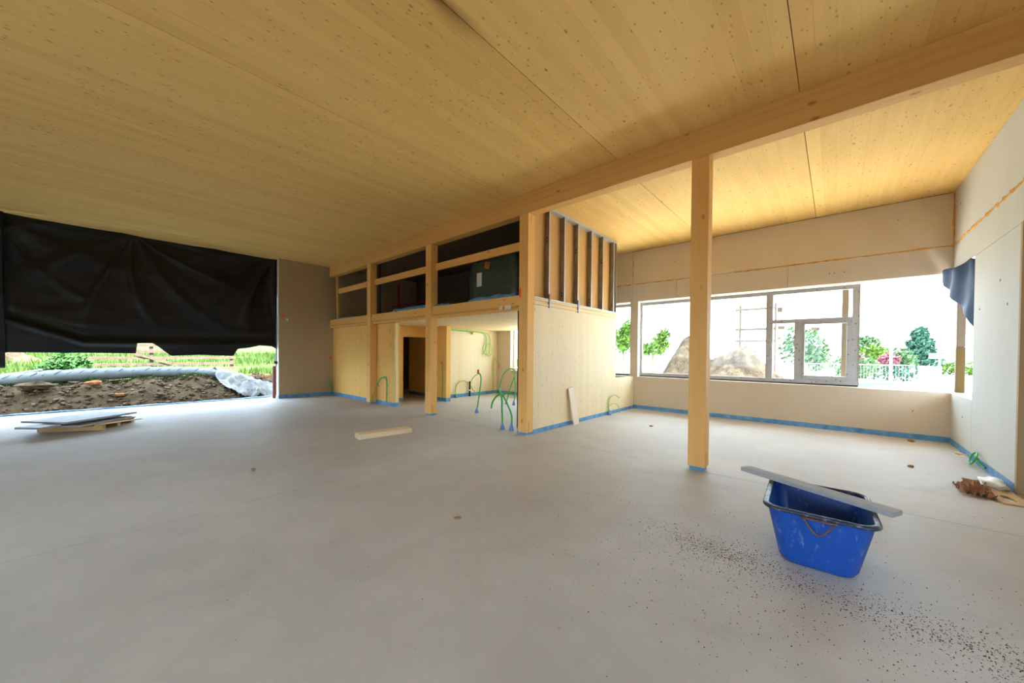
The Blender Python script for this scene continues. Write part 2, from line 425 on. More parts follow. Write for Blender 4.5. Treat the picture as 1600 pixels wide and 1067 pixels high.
# ---- ceiling boards
ce = struct(empty('ceiling', (0, 0, ZC)), 'knotty spruce board ceiling running towards the window wall', 'ceiling')
PW = 2.297; NB = 14; bw = PW / NB
def boards(x0, x1, y0, y1, z, mat='ceil'):
    k0 = math.floor((x0 + 0.36) / bw); k = k0
    me_c = {}
    while -0.36 + k * bw < x1:
        a = max(x0, -0.36 + k * bw); b = min(x1, -0.36 + (k + 1) * bw)
        if b - a > 0.02:
            ga = 0.004 if k % NB == 0 else 0.0004; gb = 0.004 if (k + 1) % NB == 0 else 0.0004
            key = (round(b - a, 4), ga, gb)
            if key not in me_c:
                me = MB().box(ga, b - a - gb, 0, y1 - y0, 0, 0.08).mesh('board'); me.materials.append(M[mat]); me_c[key] = me
            o = bpy.data.objects.new('board', me_c[key]); col.objects.link(o); o.parent = ce
            o.location = (a, y0, z - ZC + random.uniform(0, 0.0015))
        k += 1
boards(XL - 0.35, 4.0, YS, BY0 + 0.1, ZC)
boards(-4.6, 4.0, BY0 + 0.1, YB + 0.3, ZB)
boards(-7.5, -4.6, 9.551, YB + 0.3, ZB)
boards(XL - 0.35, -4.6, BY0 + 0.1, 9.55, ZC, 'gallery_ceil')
box('roof_deck', 'roof', XL - 0.6, 4.2, YS - 0.3, YB + 0.35, ZC + 0.085, ZC + 0.4, ce)

# ---- left wall (x = XL): pier of grey panel beside the big opening
wl = struct(empty('wall_left', (XL, 0, 0)), 'grey-brown panel wall beside the tarped opening', 'wall')
box('panel', 'grey_panel', XL - 0.12, XL, 3.97, 5.90, 0, ZC, wl)
box('panel', 'grey_panel', XL - 0.12, XL, 5.903, 10.97, 0, ZC, wl)
box('wall_core', 'white', XL - 0.40, XL - 0.122, 3.99, 10.97, 0, ZC, wl)
box('reveal_strip', 'white', XL - 0.30, XL - 0.02, 3.955, 3.969, 0.1, ZC - 0.02, wl)
box('panel', 'grey_panel', XL - 0.40, XL, YS, -3.4, 0, ZC, wl)
box('light_stop_board', 'black', XL - 0.44, XL - 0.36, -3.4, 3.95, 4.35, ZC, wl)  # added black board, keeps the gap above the tarp dark
mk = MB().blob((0, 0, 0), 0.05, 3, 0.5, (0.12, 0.5, 1.6)); o = mk.build('paint_mark', 'orange', wl); o.location = (0.004, 4.09, 2.83)
mk = MB().blob((0, 0, 0), 0.05, 5, 0.5, (0.10, 0.8, 0.8)); o = mk.build('plaster_smear', 'paper_white', wl); o.location = (0.004, 4.22, 2.70)
mk = MB().blob((0, 0, 0), 0.05, 6, 0.5, (0.10, 0.8, 1.4)); o = mk.build('paint_mark', 'orange', wl); o.location = (0.004, 5.66, 1.35)

# ---- front wall behind the camera, with an added opening that lets in fill light
wf = struct(empty('wall_front', (0, YS, 0)), 'beige wall behind the camera with an added opening for fill light', 'wall')
box('panel', 'beige_panel', XL - 0.4, -6.0, YS - 0.3, YS, 0, ZC, wf)
box('panel', 'beige_panel', -0.5, 4.0, YS - 0.3, YS, 0, ZC, wf)
box('panel', 'beige_panel', -6.0, -0.5, YS - 0.3, YS, 2.7, ZC, wf)

# ---- right wall x = XR
wr = struct(empty('wall_right', (XR, 0, 0)), 'whitish panel wall with foam-filled joints', 'wall')
T = 0.30
box('panel', 'white_panel', XR, XR + T, 7.26, 9.215, 0, 3.215, wr)
box('panel', 'white_panel', XR, XR + T, 9.223, YB, 0, 0.935, wr)
box('panel', 'white_panel', XR, XR + T, 7.26, YB, 3.222, 3.695, wr)
box('panel', 'white_panel', XR, XR + T, 1.0, 7.254, 3.222, 3.695, wr)
box('panel', 'white_panel', XR, XR + T, 1.0, YB, 3.715, ZB, wr)
box('panel', 'white_panel', XR, XR + T, YS, 0.995, 0, ZC, wr)
box('recessed_panel', 'beige_panel', XR + 0.2, XR + T, 2.4, 7.198, 0, 3.22, wr)
box('recessed_panel', 'beige_panel', XR + 0.2, XR + T, 1.0, 2.399, 2.0, 3.22, wr)
box('recessed_panel', 'beige_panel', XR + 0.2, XR + T, 1.0, 1.6, 0, 1.999, wr)  # gap beside it is an added, unseen opening for daylight on the floor
box('edge_board', 'grey_panel', XR - 0.012, XR + T, 7.20, 7.258, 0, 3.22, wr)
box('core', 'white', XR + 0.03, XR + T - 0.02, 1.0, YB, 3.69, 3.72, wr)
# ---- back (window) wall y = YB
wb = struct(empty('wall_back', (0, YB, 0)), 'beige panel window wall with sill and lintel panels', 'wall')
TB = 0.35
box('sill_panel', 'beige_panel', -10.2, XR + T, YB, YB + TB, 0, 0.945, wb)
for (x0, x1) in ((-4.538, XR + T),): box('lintel_panel', 'beige_panel', x0, x1, YB, YB + TB, 3.715, ZB - 0.014, wb)
box('lintel_panel', 'beige_panel', -7.5, -4.544, YB, YB + TB, 3.715, ZB - 0.014, wb)
for (x0, x1) in ((-7.5, -4.544), (-4.538, -3.303), (-3.297, -0.846), (-0.840, XR + T)):
    box('lintel_panel', 'lintel_grey', x0, x1, YB + 0.012, YB + TB, 3.19, 3.695, wb)
box('core', 'white', -7.5, XR + T, YB + 0.04, YB + TB - 0.02, 3.69, 3.72, wb)
box('pier', 'beige_panel', -4.62, -4.40, YB + 0.02, YB + TB, 0.945, 3.19, wb)
box('pier_reveal', 'white', -4.398, -4.375, YB + 0.02, YB + TB, 0.945, 3.19, wb)
box('panel', 'beige_panel', -10.2, -9.44, YB, YB + TB, 0.945, 2.62, wb)
box('panel', 'beige_panel', -7.4, -7.2, YB, YB + TB, 0.945, 2.62, wb)
box('panel', 'beige_panel', XL, -10.201, YB, YB + TB, 0, 2.62, wb)
box('panel', 'shade_upper', XL, -7.5, YB, YB + TB, 2.62, ZC, wb)
box('shadow_joint', 'black', -4.6, XR, YB + 0.03, YB + 0.2, ZB - 0.013, ZB + 0.03, wb)

def foam(parent, pts, r, name='foam_seam', seed=1):
    random.seed(seed)
    P = []; R = []
    for i in range(len(pts) - 1):
        a, b = Vector(pts[i]), Vector(pts[i + 1]); n = max(3, int((b - a).length / 0.09))
        for k in range(n):
            q = a.lerp(b, k / n); P.append(q + Vector((random.uniform(-.002, .002),) * 3)); R.append(r * random.choice((0.45, 0.6, 0.8, 1.0, 1.5)))
    P.append(Vector(pts[-1])); R.append(r)
    o = MB().tube(P, R, 6).build(name, 'foam', None, True)
    o.parent = parent; o.location = -Vector(parent.location); return o
foam(wr, [(XR + 0.004, 7.0, 3.705), (XR + 0.004, YB, 3.705)], 0.021, seed=3)
foam(wb, [(-1.9, YB + 0.006, 3.705), (XR, YB + 0.006, 3.705)], 0.014, seed=4)
foam(wb, [(-4.5, YB + 0.008, 3.705), (-2.6, YB + 0.008, 3.705)], 0.013, seed=6)
foam(wb, [(-5.4, YB + 0.008, 3.705), (-4.6, YB + 0.008, 3.705)], 0.012, seed=7)
foam(wb, [(-4.541, YB + 0.008, 3.72), (-4.541, YB + 0.008, 4.62)], 0.018, seed=8)
foam(wb, [(XR - 0.012, YB - 0.008, 3.66), (XR - 0.012, YB - 0.008, 4.66)], 0.014, seed=9)
for i, (x, z) in enumerate(((-3.35, 4.2), (-0.12, 3.42), (-0.04, 3.415), (0.12, 3.42), (1.15, 0.55), (0.9, 4.35))):
    o = MB().blob((0, 0, 0), 0.013, i, 0.3, (1, 0.5, 1), 5).build('screw_dimple', 'chip', wb); o.location = (x, 0.0, z)
for i, (y, z) in enumerate(((8.9, 2.35), (8.0, 2.65), (9.75, 0.6), (10.2, 4.35), (7.7, 2.3))):
    o = MB().blob((0, 0, 0), 0.016, i, 0.3, (0.4, 1, 1.2), 5).build('screw_dimple', 'chip', wr); o.location = (0.0, y, z)

# ---- service box: side wall at x = -4.49
XS = -4.49
wsd = struct(empty('wall_service_box_side', (XS, 0, 0)), 'pale knotty spruce side wall of the built-in service box', 'wall')
box('panel', 'clty', XS - 0.12, XS, BY1 + 0.002, 9.40, 0, 2.60, wsd)
box('parapet_panel', 'clty', XS - 0.12, XS, 9.402, YB - 0.001, 0, 0.945, wsd)
for k in range(3):
    box('lath', 'ply_soffit', XS - 0.12, XS + (0.014, -0.004, 0.010)[k], BY1 + 0.002, 9.40, 2.605 + 0.044 * k, 2.643 + 0.044 * k, wsd)
box('edge_bead', 'white', XS - 0.12, XS + 0.004, 9.401, 9.408, 0.95, 2.73, wsd)
# stud partition over it
ws = struct(empty('wall_stud_partition', (XS, 0, 2.74)), 'open steel stud partition lined with brown board', 'wall')
box('track', 'steel_light', XS - 0.12, XS + 0.012, BY1 + 0.002, 9.40, 2.737, 2.760, ws)
box('track', 'steel_light', XS - 0.12, XS + 0.0, BY1 + 0.002, 9.40, 4.64, ZB - 0.002, ws)
box('lining_board', 'card', XS - 0.14, XS - 0.122, BY1 + 0.002, 9.40, 2.762, ZB - 0.004, ws)
studs = (6.32, 6.90, 7.47, 8.10, 8.69, 9.30)
for i, y in enumerate(studs):
    e = empty('stud', (0, y, 0.022)); e.parent = ws
    # C section: web facing the hall, flange towards the bay
    def cb(nm, mt, *a): 
        o = MB().box(*a).build(nm, mt, e); return o
    cb('web', 'steel', -0.112, -0.004, -0.075, -0.069, 0, 1.872)
    cb('flange', 'steel_light', -0.004, 0.0, -0.075, -0.035, 0, 1.872)
    cb('flange', 'steel', -0.116, -0.112, -0.075, -0.005, 0, 1.872)
    for zz in ((1.2, 1.27) if i % 2 == 0 else (0.12, 0.18)):
        o = MB().box(-0.07, -0.04, -0.0765, -0.0745, zz, zz + 0.035).build('punched_hole', 'black', e)
    if i in (0, 2):
        cb('strap', 'steel', -0.02, 0.030, -0.085, -0.03, -0.19, 0.10)
box('end_bead', 'steel_light', XS - 0.12, XS + 0.003, 9.401, 9.41, 2.76, ZB - 0.004, ws)
o = MB().blob((0, 0, 0), 0.04, 4, 0.4, (0.25, 0.5, 1.8)).build('paint_mark', 'orange', ws); o.location = (0.026, 6.26, 0.06)

# ---- service box front and inner walls
wfb = struct(empty('wall_service_box_front', (-12, 5.76, 0)), 'honey spruce front wall of the service box', 'wall')
box('panel', 'cltx', XL + 0.001, -9.78, 5.76, 5.90, 0, 2.49, wfb)
for k, (a, b) in enumerate(((5.752, 5.80), (5.803, 5.85), (5.853, 5.91))):
    box('edge_layer', 'endgrain', -9.778, -9.715 + 0.004 * (k % 2), a, b, 0, 2.49, wfb)
wdv = struct(empty('wall_service_box_inner', (-10.6, 6.5, 0)), 'spruce inner wall with a doorway', 'wall')
box('panel', 'cltx', -10.74, -10.6, 5.912, 6.60, 0, 2.49, wdv)
box('door_lintel', 'cltx', -10.74, -10.6, 6.60, 7.52, 2.135, 2.49, wdv)
box('pier', 'cltx', -10.6, -9.50, 7.52, 7.70, 0, 2.49, wdv)
box('panel', 'clty', -10.32, -10.17, 7.702, YB - 0.001, 0, 2.49, wdv)
wdr = struct(empty('wall_store_room', (-12, 7.95, 0)), 'spruce partition seen through the doorway', 'wall')
box('panel', 'cltx', -12.35, -10.742, 7.95, 8.08, 0, 2.49, wdr)
box('panel', 'cltx', XL + 0.001, -13.6, 7.95, 8.08, 0, 2.49, wdr)
# ---- gallery slab and its room, shade put into the panel colours
gs = struct(empty('ceiling_service_box', (-9, 7.5, 2.49)), 'pale spruce soffit under the gallery slab', 'ceiling')
box('soffit', 'ply_soffit', XL + 0.001, XS - 0.122, 5.755, 9.40, 2.492, 2.53, gs)
box('soffit', 'ply_soffit', XL + 0.001, -7.5, 9.40, YB - 0.001, 2.492, 2.53, gs)
box('slab', 'shade_upper', XL + 0.001, XS - 0.142, 5.78, 9.40, 2.532, 2.75, gs)
wu = struct(empty('wall_gallery_back', (-9, 9.4, 2.75)), 'back wall of the gallery room, coloured as in shade', 'wall')
box('panel', 'shade_upper', XL + 0.001, XS - 0.142, 9.40, 9.55, 2.532, ZC, wu)
box('door_panel', 'shade_upper', -11.9, -10.5, 9.37, 9.399, 2.752, 4.25, wu)
box('ledge', 'shade_upper', -12.0, -10.4, 9.35, 9.399, 4.252, 4.30, wu)
box('ledge', 'shade_upper', -9.8, -6.2, 9.35, 9.399, 4.52, 4.56, wu)

# ---- sealing tape strips at the wall feet
def strip(name, x0, x1, y0, y1, z1=0.10, label='blue sealing tape strip along the wall foot'):
    o = box(name, 'tape', x0, x1, y0, y1, 0.0, z1); struct(o, label, 'sealing tape'); return o
strip('baseboard_back', XS, XR, YB - 0.012, YB - 0.001, 0.105, 'blue sealing tape along the foot of the window wall')
strip('baseboard_right', XR - 0.012, XR - 0.001, 7.27, YB - 0.013, 0.105, 'blue sealing tape along the foot of the right wall')
strip('baseboard_service_box_side', XS + 0.001, XS + 0.012, BY1, YB - 0.013, 0.085, 'blue sealing tape along the foot of the pale spruce wall')
strip('baseboard_service_box_front', XL + 0.02, -9.70, 5.735, 5.7505, 0.11, 'blue sealing tape along the foot of the honey spruce front wall')
strip('baseboard_service_box_edge', -9.712, -9.70, 5.752, 5.912, 0.11, 'blue sealing tape around the layered wall end')
strip('baseboard_left', XL + 0.001, XL + 0.012, 3.96, 5.734, 0.115, 'blue sealing tape along the foot of the grey wall')
strip('baseboard_jamb', -10.598, -10.588, 6.0, 6.60, 0.11, 'blue sealing tape at the doorway jamb')
strip('baseboard_pier', -10.58, -9.49, 7.508, 7.519, 0.12, 'blue sealing tape along the foot of the stub wall')
strip('baseboard_pier_end', -9.499, -9.489, 7.52, 7.70, 0.12, 'blue sealing tape at the end of the stub wall')
strip('baseboard_niche', -10.168, -10.158, 7.72, YB - 0.013, 0.12, 'blue sealing tape along the foot of the niche wall')
strip('baseboard_niche_back', -10.157, -4.63, YB - 0.012, YB - 0.001, 0.12, 'blue sealing tape along the back of the niche')
strip('baseboard_store', -12.35, -10.75, 7.938, 7.949, 0.12, 'dark blue sealing tape in the store room')
# slab edge membrane
o = MB()
o.grid(60, 3, lambda u, v: (-14.80 + 0.10 * v + 0.03 * noise.noise(Vector((u * 30, v, 0))), -3.4 + 7.3 * u,
        (0.012 + 0.045 * math.sin(math.pi * min(1, v * 1.1)) * (0.6 + 0.5 * noise.noise(Vector((u * 22, 3, v)))))))
o = o.build('trim_1', 'tape', None, True); struct(o, 'loose blue membrane strip along the slab edge below the tarp', 'membrane')
s_ = o.modifiers.new('thick', 'SOLIDIFY'); s_.thickness = 0.004

# ================================================================== POSTS AND BEAM
def post(x0, x1, label, tape_label=None, mark=False):
    e = tag(empty('timber_post', ((x0 + x1) / 2, (BY0 + BY1) / 2, 0)), label, 'post', 'timber posts under the beam')
    h = (x1 - x0) / 2; d = (BY1 - BY0) / 2
    MB().box(-h, h, -d, d, 0.05, 4.353).build('shaft', 'post', e, bevel=0.004)
    MB().box(-h + 0.02, h - 0.02, -d + 0.015, d - 0.015, 0, 0.052).build('foot_wrap', 'tape', e)
    MB().box(h - 0.003, h + 0.0012, -0.045, -0.033, 0.05, 0.27).build('slot', 'chip', e)
    MB().box(h - 0.003, h + 0.0012, -0.02, -0.008, 4.18, 4.32).build('slot', 'chip', e)
    if mark:
        o = MB().blob((0, 0, 0), 0.05, 2, 0.4, (0.5, 0.12, 2.6)).build('paint_mark', 'orange', e); o.location = (-h + 0.03, -d, 2.83)
        MB().box(-h - 0.10, -h - 0.001, -0.02, d + 0.03, 0.1, 2.48).build('black_strip', 'black', e)
        MB().box(-h - 0.10, -h - 0.001, -0.02, d + 0.03, 0.0, 0.099).build('strip_foot_tape', 'tape', e)
    return e
post(-1.538, -1.316, 'freestanding timber post in front of the window band, on a blue foot')
post(-4.707, -4.483, 'timber post at the corner of the pale spruce wall', mark=True)
post(-7.86, -7.635, 'timber post standing before the open niche and doorway')
post(-10.985, -10.76, 'timber post against the honey spruce front wall, leftmost of the posts')
bm_ = tag(box('timber_beam', 'beam', -13.83, 4.0, BY0, BY1, 4.355, ZC - 0.001, bevel=0.004), 'long timber beam carried by the posts under the ceiling', 'beam')
th = tag(empty('timber_stud', (-13.43, 5.67, 2.79)), 'thin crooked timber stud in the gallery opening near the grey wall', 'stud')
MB().prism([(-0.03, 0), (0.03, 0), (-0.05, 1.56), (-0.11, 1.56)], 1, -0.03, 0.03).build('shaft', 'rail', th, fixn=True)
# gallery rails per bay
bays = ((XL + 0.12, -10.987, 'left'), (-10.758, -7.862, 'middle'), (-7.633, -4.709, 'right'))
wd = {'left': 'left bay next to the grey wall', 'middle': 'middle bay', 'right': 'right bay beside the stud partition'}
for x0, x1, w in bays:
    e = tag(empty('gallery_rail', ((x0 + x1) / 2, 5.65, 2.49)), 'timber edge rail of the gallery in the ' + wd[w], 'rail', 'gallery edge rails')
    L = (x1 - x0) / 2
    MB().box(-L, L, -0.06, 0.095, 0.095, 0.295).build('edge_timber', 'rail', e, bevel=0.005)
    MB().box(-L, L, -0.085, 0.095, 0.055, 0.094).build('lath', 'lath', e)
    MB().box(-L, L, -0.04, 0.095, 0.003, 0.054).build('lath', 'rail', e)
    if w == 'right':
        for xx, ww in ((0.9, 0.09), (1.06, 0.17)): MB().box(xx, xx + ww, -0.087, -0.0855, 0.035, 0.11).build('sticker', 'paper_white', e)
        MB().box(1.26, L - 0.02, -0.0875, -0.0855, 0.052, 0.092).build('foam_bead', 'foam', e)
    y0 = 5.67
    k = tag(box('middle_rail', 'rail', x0 + (0.55 if w == 'left' else 0.001), x1 - 0.001, y0, y0 + 0.06, 3.715, 3.885, bevel=0.003),
            'horizontal timber across the gallery opening in the ' + wd[w], 'rail', 'gallery middle rails')
# black edge strips at the gallery openings
for x in (-10.62, -4.83):
    tag(box('black_edge_strip', 'black', x - 0.06, x + 0.06, 5.75, 5.776, 2.79, 4.35), 'black vertical strip in the gallery opening, ' + ('middle bay' if x < -8 else 'beside the corner post'), 'strip')
def foil(x0, x1, z, seed, label, thick=0.07):
    b = MB().grid(24, 6, lambda u, v: (x0 + (x1 - x0) * u, 5.60 + 0.14 * v, z + thick * math.sin(math.pi * v) * (0.55 + 0.6 * abs(noise.noise(Vector((u * 2.5, v, seed))))) + 0.006))
    o = b.build('blue_foil', 'tape', None, True); s = o.modifiers.new('t', 'SOLIDIFY'); s.thickness = 0.003
    return tag(o, label, 'foil', 'blue foil on the gallery rails')
foil(-13.3, -12.0, 2.787, 1, 'blue foil strip on the gallery rail next to the thin stud')
foil(-9.6, -7.9, 2.787, 2, 'blue foil curling over the gallery rail in the middle bay', 0.10)
foil(-7.6, -7.0, 2.787, 5, 'short blue foil scrap on the rail against the niche post', 0.08)
foil(-6.3, -4.86, 2.787, 9, 'long blue foil strip below the wrapped bundle', 0.10)

# gallery contents
e = tag(empty('wrapped_bundle', (-6.08, 6.55, 2.785)), 'dark green film-wrapped bundle with labels in the gallery', 'bundle')
b = MB().grid(30, 16, lambda u, v: (0,0,0)); b = MB()
def bund(u, v):
    a = u * 2 * math.pi; cx, cy = math.cos(a), math.sin(a); k = 1 / max(abs(cx), abs(cy)) ** 0.85
    n = 0.03 * noise.noise(Vector((cx * 3, cy * 3, v * 5)))
    taper = 1 - 0.10 * max(0, v - 0.75) * 4
    return ((0.82 * taper) * cx * k * (1 + n), 0.42 * cy * k * taper * (1 + n), 1.12 * v + 0.03 * noise.noise(Vector((cx * 2, cy * 2, 1))))
b.grid(40, 14, bund); n0 = len(b.v); b.f.append(tuple(range(n0 - 41, n0 - 1)))
wr_ = b.build('wrap', 'bundle', e, True)
MB().box(-0.48, -0.31, -0.435, -0.425, 0.45, 0.78).build('white_label', 'paper_white', wr_)
o = MB().box(-0.09, 0.09, -0.006, 0.006, -0.08, 0.08).build('red_label', 'brick', wr_); o.location = (-0.12, -0.435, 0.92); o.rotation_euler = (0, 0.3, 0)
rp = tag(empty('red_pipe_stand', (-13.2, 8.0, 2.752)), 'red standing pipe with a cross bar in the dark gallery', 'pipe')
MB().tube([(0, 0, 0), (0, 0, 1.6)], 0.035, 10).build('standing_pipe', 'red', rp, True)
MB().tube([(-0.6, 0.05, 0.75), (1.9, 0.05, 0.78)], 0.03, 10).build('cross_pipe', 'red', rp, True)
MB().tube([(0.75, 0, 0), (0.75, 0, 0.9)], 0.03, 10).build('short_pipe', 'red', rp, True)

# ================================================================== WINDOWS
def frame_bar(e, x0, x1, z0, z1, y0=0.0, y1=0.075, mat='film'):
    o = MB().box(x0, x1, y0, y1, z0, z1).build('frame_bar', mat, e, bevel=0.004); return o
def pane(e, x0, x1, z0, z1, y=0.04):
    return MB().box(x0, x1, y - 0.006, y + 0.006, z0, z1).build('pane', 'glass', e)
w1 = struct(empty('window_1', (0, 10.80, 0)), 'film-covered grey window frame with fixed and opening lights', 'window')
zb0, zb1, zt0, zt1 = 0.985, 1.07, 3.07, 3.165
X0, X1 = -4.36, 0.37
frame_bar(w1, X0, X1, zb0, zb1); frame_bar(w1, X0, X1, zt0, zt1)
frame_bar(w1, X0, X0 + 0.05, zb1, zt0); frame_bar(w1, 0.265, X1, zb1, zt0)
frame_bar(w1, -1.245, -1.13, zb1, zt0); frame_bar(w1, -1.13, 0.265, 2.38, 2.47)
frame_bar(w1, -0.70, -0.555, zb1, 2.38); frame_bar(w1, -0.555, 0.265, zb1, 1.165, -0.012, 0.07)
frame_bar(w1, 0.18, 0.264, 1.165, 2.38, -0.012, 0.07); frame_bar(w1, -0.555, 0.18, 2.335, 2.38, -0.012, 0.07); frame_bar(w1, -0.555, -0.525, 1.165, 2.335, -0.012, 0.07)
for a in ((-1.262, -1.246, zb1, zt0), (-0.714, -0.701, zb1, 2.38), (0.371, 0.384, zb0, zt1)):
    MB().box(a[0], a[1], -0.004, 0.05, a[2], a[3]).build('edge_tape', 'film_edge', w1)
MB().box(X0, X1, -0.01, 0.09, 0.955, 0.984).build('gasket', 'black', w1)
pane(w1, X0 + 0.05, -1.245, zb1, zt0); p1 = pane(w1, -1.13, 0.265, 2.47, zt0); p3 = pane(w1, -1.13, -0.70, zb1, 2.38); p2 = pane(w1, -0.525, 0.18, 1.165, 2.335)
for (x, z, w_, h_, pp) in ((-1.05, 2.65, 0.10, 0.12, p1), (-0.42, 2.19, 0.15, 0.08, p2), (-1.03, 2.24, 0.13, 0.08, p3)):
    MB().box(x, x + w_, 0.031, 0.0335, z, z + h_).build('sticker', 'paper_white', pp)
w2 = struct(empty('window_2', (0, 10.80, 0)), 'narrow window beyond the parapet left of the pier', 'window')
frame_bar(w2, -7.2, -4.63, 0.985, 1.02); frame_bar(w2, -7.2, -4.63, 3.07, 3.165); frame_bar(w2, -7.2, -7.14, 1.02, 3.07); frame_bar(w2, -4.68, -4.63, 1.02, 3.07)
MB().box(-7.2, -4.63, -0.01, 0.09, 0.955, 0.984).build('gasket', 'black', w2); pane(w2, -7.14, -4.68, 1.02, 3.07)
w3 = struct(empty('window_3', (0, 10.80, 0)), 'white framed window at the back of the niche', 'window')
frame_bar(w3, -9.44, -7.4, 0.955, 1.02, mat='white'); frame_bar(w3, -9.44, -7.4, 2.55, 2.62, mat='white'); frame_bar(w3, -9.44, -9.38, 1.02, 2.55, mat='white'); frame_bar(w3, -7.46, -7.4, 1.02, 2.55, mat='white')
pane(w3, -9.38, -7.46, 1.02, 2.55)
# corner support post of the open corner window
cp = tag(empty('corner_support_post', (1.755, 10.80, 0.946)), 'round-edged timber support in the open window corner with yellow-wrapped foot', 'post')
MB().box(-0.055, 0.055, -0.055, 0.055, 0.86, 2.245).build('shaft', 'post_wood', cp, bevel=0.012)
MB().box(-0.058, 0.058, -0.058, 0.058, 0, 0.859).build('yellow_wrap', 'yellow_wrap', cp, bevel=0.012)

# ================================================================== TARPS
def tarp_bottom(y):
    P = ((-1.62, 1.50), (-1.5, 1.54), (-0.25, 1.535), (0.595, 1.525), (0.60, 1.80), (0.90, 1.815), (1.0, 1.74), (1.29, 1.455), (1.9, 1.49), (2.74, 1.45), (2.86, 1.68), (3.15, 1.72), (3.45, 1.80), (3.80, 1.78), (3.94, 1.70))
    for (a, za), (b, zb) in zip(P, P[1:]):
        if y <= b: return za + (zb - za) * max(0, (y - a)) / (b - a)
    return P[-1][1]
anch = ((0.55, 4.80, 1.0), (3.90, 4.78, 1.2), (-1.75, 4.75, 0.5))
def tarp_fn(u, v):
    y = -1.62 + 5.56 * u; zb = tarp_bottom(y)
    zt = 4.745 - 0.04 * abs(math.sin(u * 9.0))
    z = max(zb, zt + (1.44 - zt) * v)
    d = 0
    for (ay, az, s) in anch:
        r = math.hypot(y - ay, z - az); th = math.atan2(az - z, y - ay) + 0.10 * (r - 1.0)
        w = 13 * th + 2.2 * noise.noise(Vector((th * 2.5, ay, r * 0.4)))
        k = math.sin(w); k = k * k * k if k > 0 else 0.35 * k
        d += s * 0.055 * k * math.exp(-((r - 1.2) / 1.5) ** 2) * min(1, r * 1.2)
    d += 0.10 * noise.noise(Vector((y * 0.5, z * 0.7, 2.0)))
    d += 0.022 * noise.noise(Vector((y * 0.9 + z * 0.6, z * 3.2 - y * 0.5, 5.0)))
    zc = 1.80 + 0.42 * max(0, -0.35 - y) + 0.05 * max(0, 1 - abs(y - 3.2))
    d += 0.085 * math.exp(-((z - zc) / 0.085) ** 2) * (1 if y < 0.6 else 0.4) - 0.04 * math.exp(-((z - zc - 0.2) / 0.12) ** 2)
    return (-14.24 + d, y, z)
o = MB().grid(220, 120, tarp_fn).build('black_tarp', 'tarp', None, True)
tag(o, 'large black plastic tarp hung across the left opening', 'tarp')
s = o.modifiers.new('t', 'SOLIDIFY'); s.thickness = 0.004
def tarp2(u, v):
    y = -3.3 + 1.78 * u; z = 4.72 + (1.18 - 4.72) * v
    return (-14.075 + 0.04 * math.sin(u * 21 + v * 3) + 0.05 * noise.noise(Vector((y * 2, z, 1))), y, z)
o = MB().grid(50, 40, tarp2).build('black_tarp', 'tarp', None, True); s = o.modifiers.new('t', 'SOLIDIFY'); s.thickness = 0.004
tag(o, 'second black tarp at the left edge hanging lower than the large one', 'tarp')
BT = ((9.16, 0.96), (9.20, 1.05), (9.28, 2.04), (9.5, 2.28), (9.82, 2.52), (10.2, 2.78), (10.45, 2.93), (10.56, 3.10))
def btarp(u, v):
    y = 9.16 + 1.40 * u ** 1.5
    bot = BT[-1][1]
    for (a, za), (b_, zb) in zip(BT, BT[1:]):
        if y <= b_: bot = za + (zb - za) * max(0, y - a) / (b_ - a); break
    top = 3.205 - 0.03 * math.sin(u * 12)
    z = top + (bot - top) * v
    fold = 0.022 * math.sin((y - 9.16) * 11 + (z - 2) * 2.5) + 0.03 * noise.noise(Vector((y * 2.5, z * 2.5, 2)))
    return (XR + 0.035 - 0.16 * min(1, max(0, (y - 9.25) / 0.9)) + fold * min(1, (y - 9.16) * 6), y, z)
o = MB().grid(40, 40, btarp).build('blue_tarp', 'blue_tarp', None, True); s = o.modifiers.new('t', 'SOLIDIFY'); s.thickness = 0.004
tag(o, 'dark blue plastic sheet bunched at the open window corner', 'tarp')

# ================================================================== TUB AND PLANK
def rrect(hx, hy, r, n=6):
    P = []
    for cx, cy, a0 in ((hx - r, hy - r, 0), (-hx + r, hy - r, 90), (-hx + r, -hy + r, 180), (hx - r, -hy + r, 270)):
        for k in range(n + 1):
            a = math.radians(a0 + 90 * k / n); P.append((cx + r * math.cos(a), cy + r * math.sin(a)))
    return P
tub = tag(empty('mortar_tub', (-0.09, 3.875, 0)), 'blue plastic mortar tub with scuffed rim and wire handle', 'tub')
tub.rotation_euler.z = math.radians(2.5)
def loft(rings, close_bottom=True):
    b = MB(); n = len(rings[0][0])
    for P, z in rings:
        b.v += [(x, y, z) for x, y in P]
    for i in range(len(rings) - 1):
        for j in range(n): b.f.append((i*n + j, i*n + (j+1) % n, (i+1)*n + (j+1) % n, (i+1)*n + j))
    if close_bottom:
        b.f.append(tuple(range(n - 1, -1, -1))); m0 = (len(rings) - 1) * n; b.f.append(tuple(m0 + j for j in range(n)))
    return b
HX, HY = 0.31, 0.395
rings = [(rrect(0.195, 0.275, 0.08), 0.0), (rrect(0.215, 0.295, 0.09), 0.012), (rrect(0.235, 0.315, 0.09), 0.05), (rrect(HX, HY, 0.10), 0.435),
         (rrect(HX - 0.008, HY - 0.008, 0.095), 0.435), (rrect(0.227, 0.307, 0.085), 0.055), (rrect(0.20, 0.28, 0.08), 0.02)]
o = loft(rings).build('body', 'tub', tub, True); es = o.modifiers.new('e', 'EDGE_SPLIT'); es.split_angle = math.radians(45)
rim_sec = [(0.0, 0.428), (0.012, 0.425), (0.026, 0.430), (0.031, 0.441), (0.026, 0.452), (0.012, 0.458), (-0.006, 0.454), (-0.009, 0.438)]
b = MB(); n = 28
for (dx, z) in rim_sec:
    b.v += [(x, y, z) for x, y in rrect(HX + dx, HY + dx, 0.10 + dx * 0.7)]
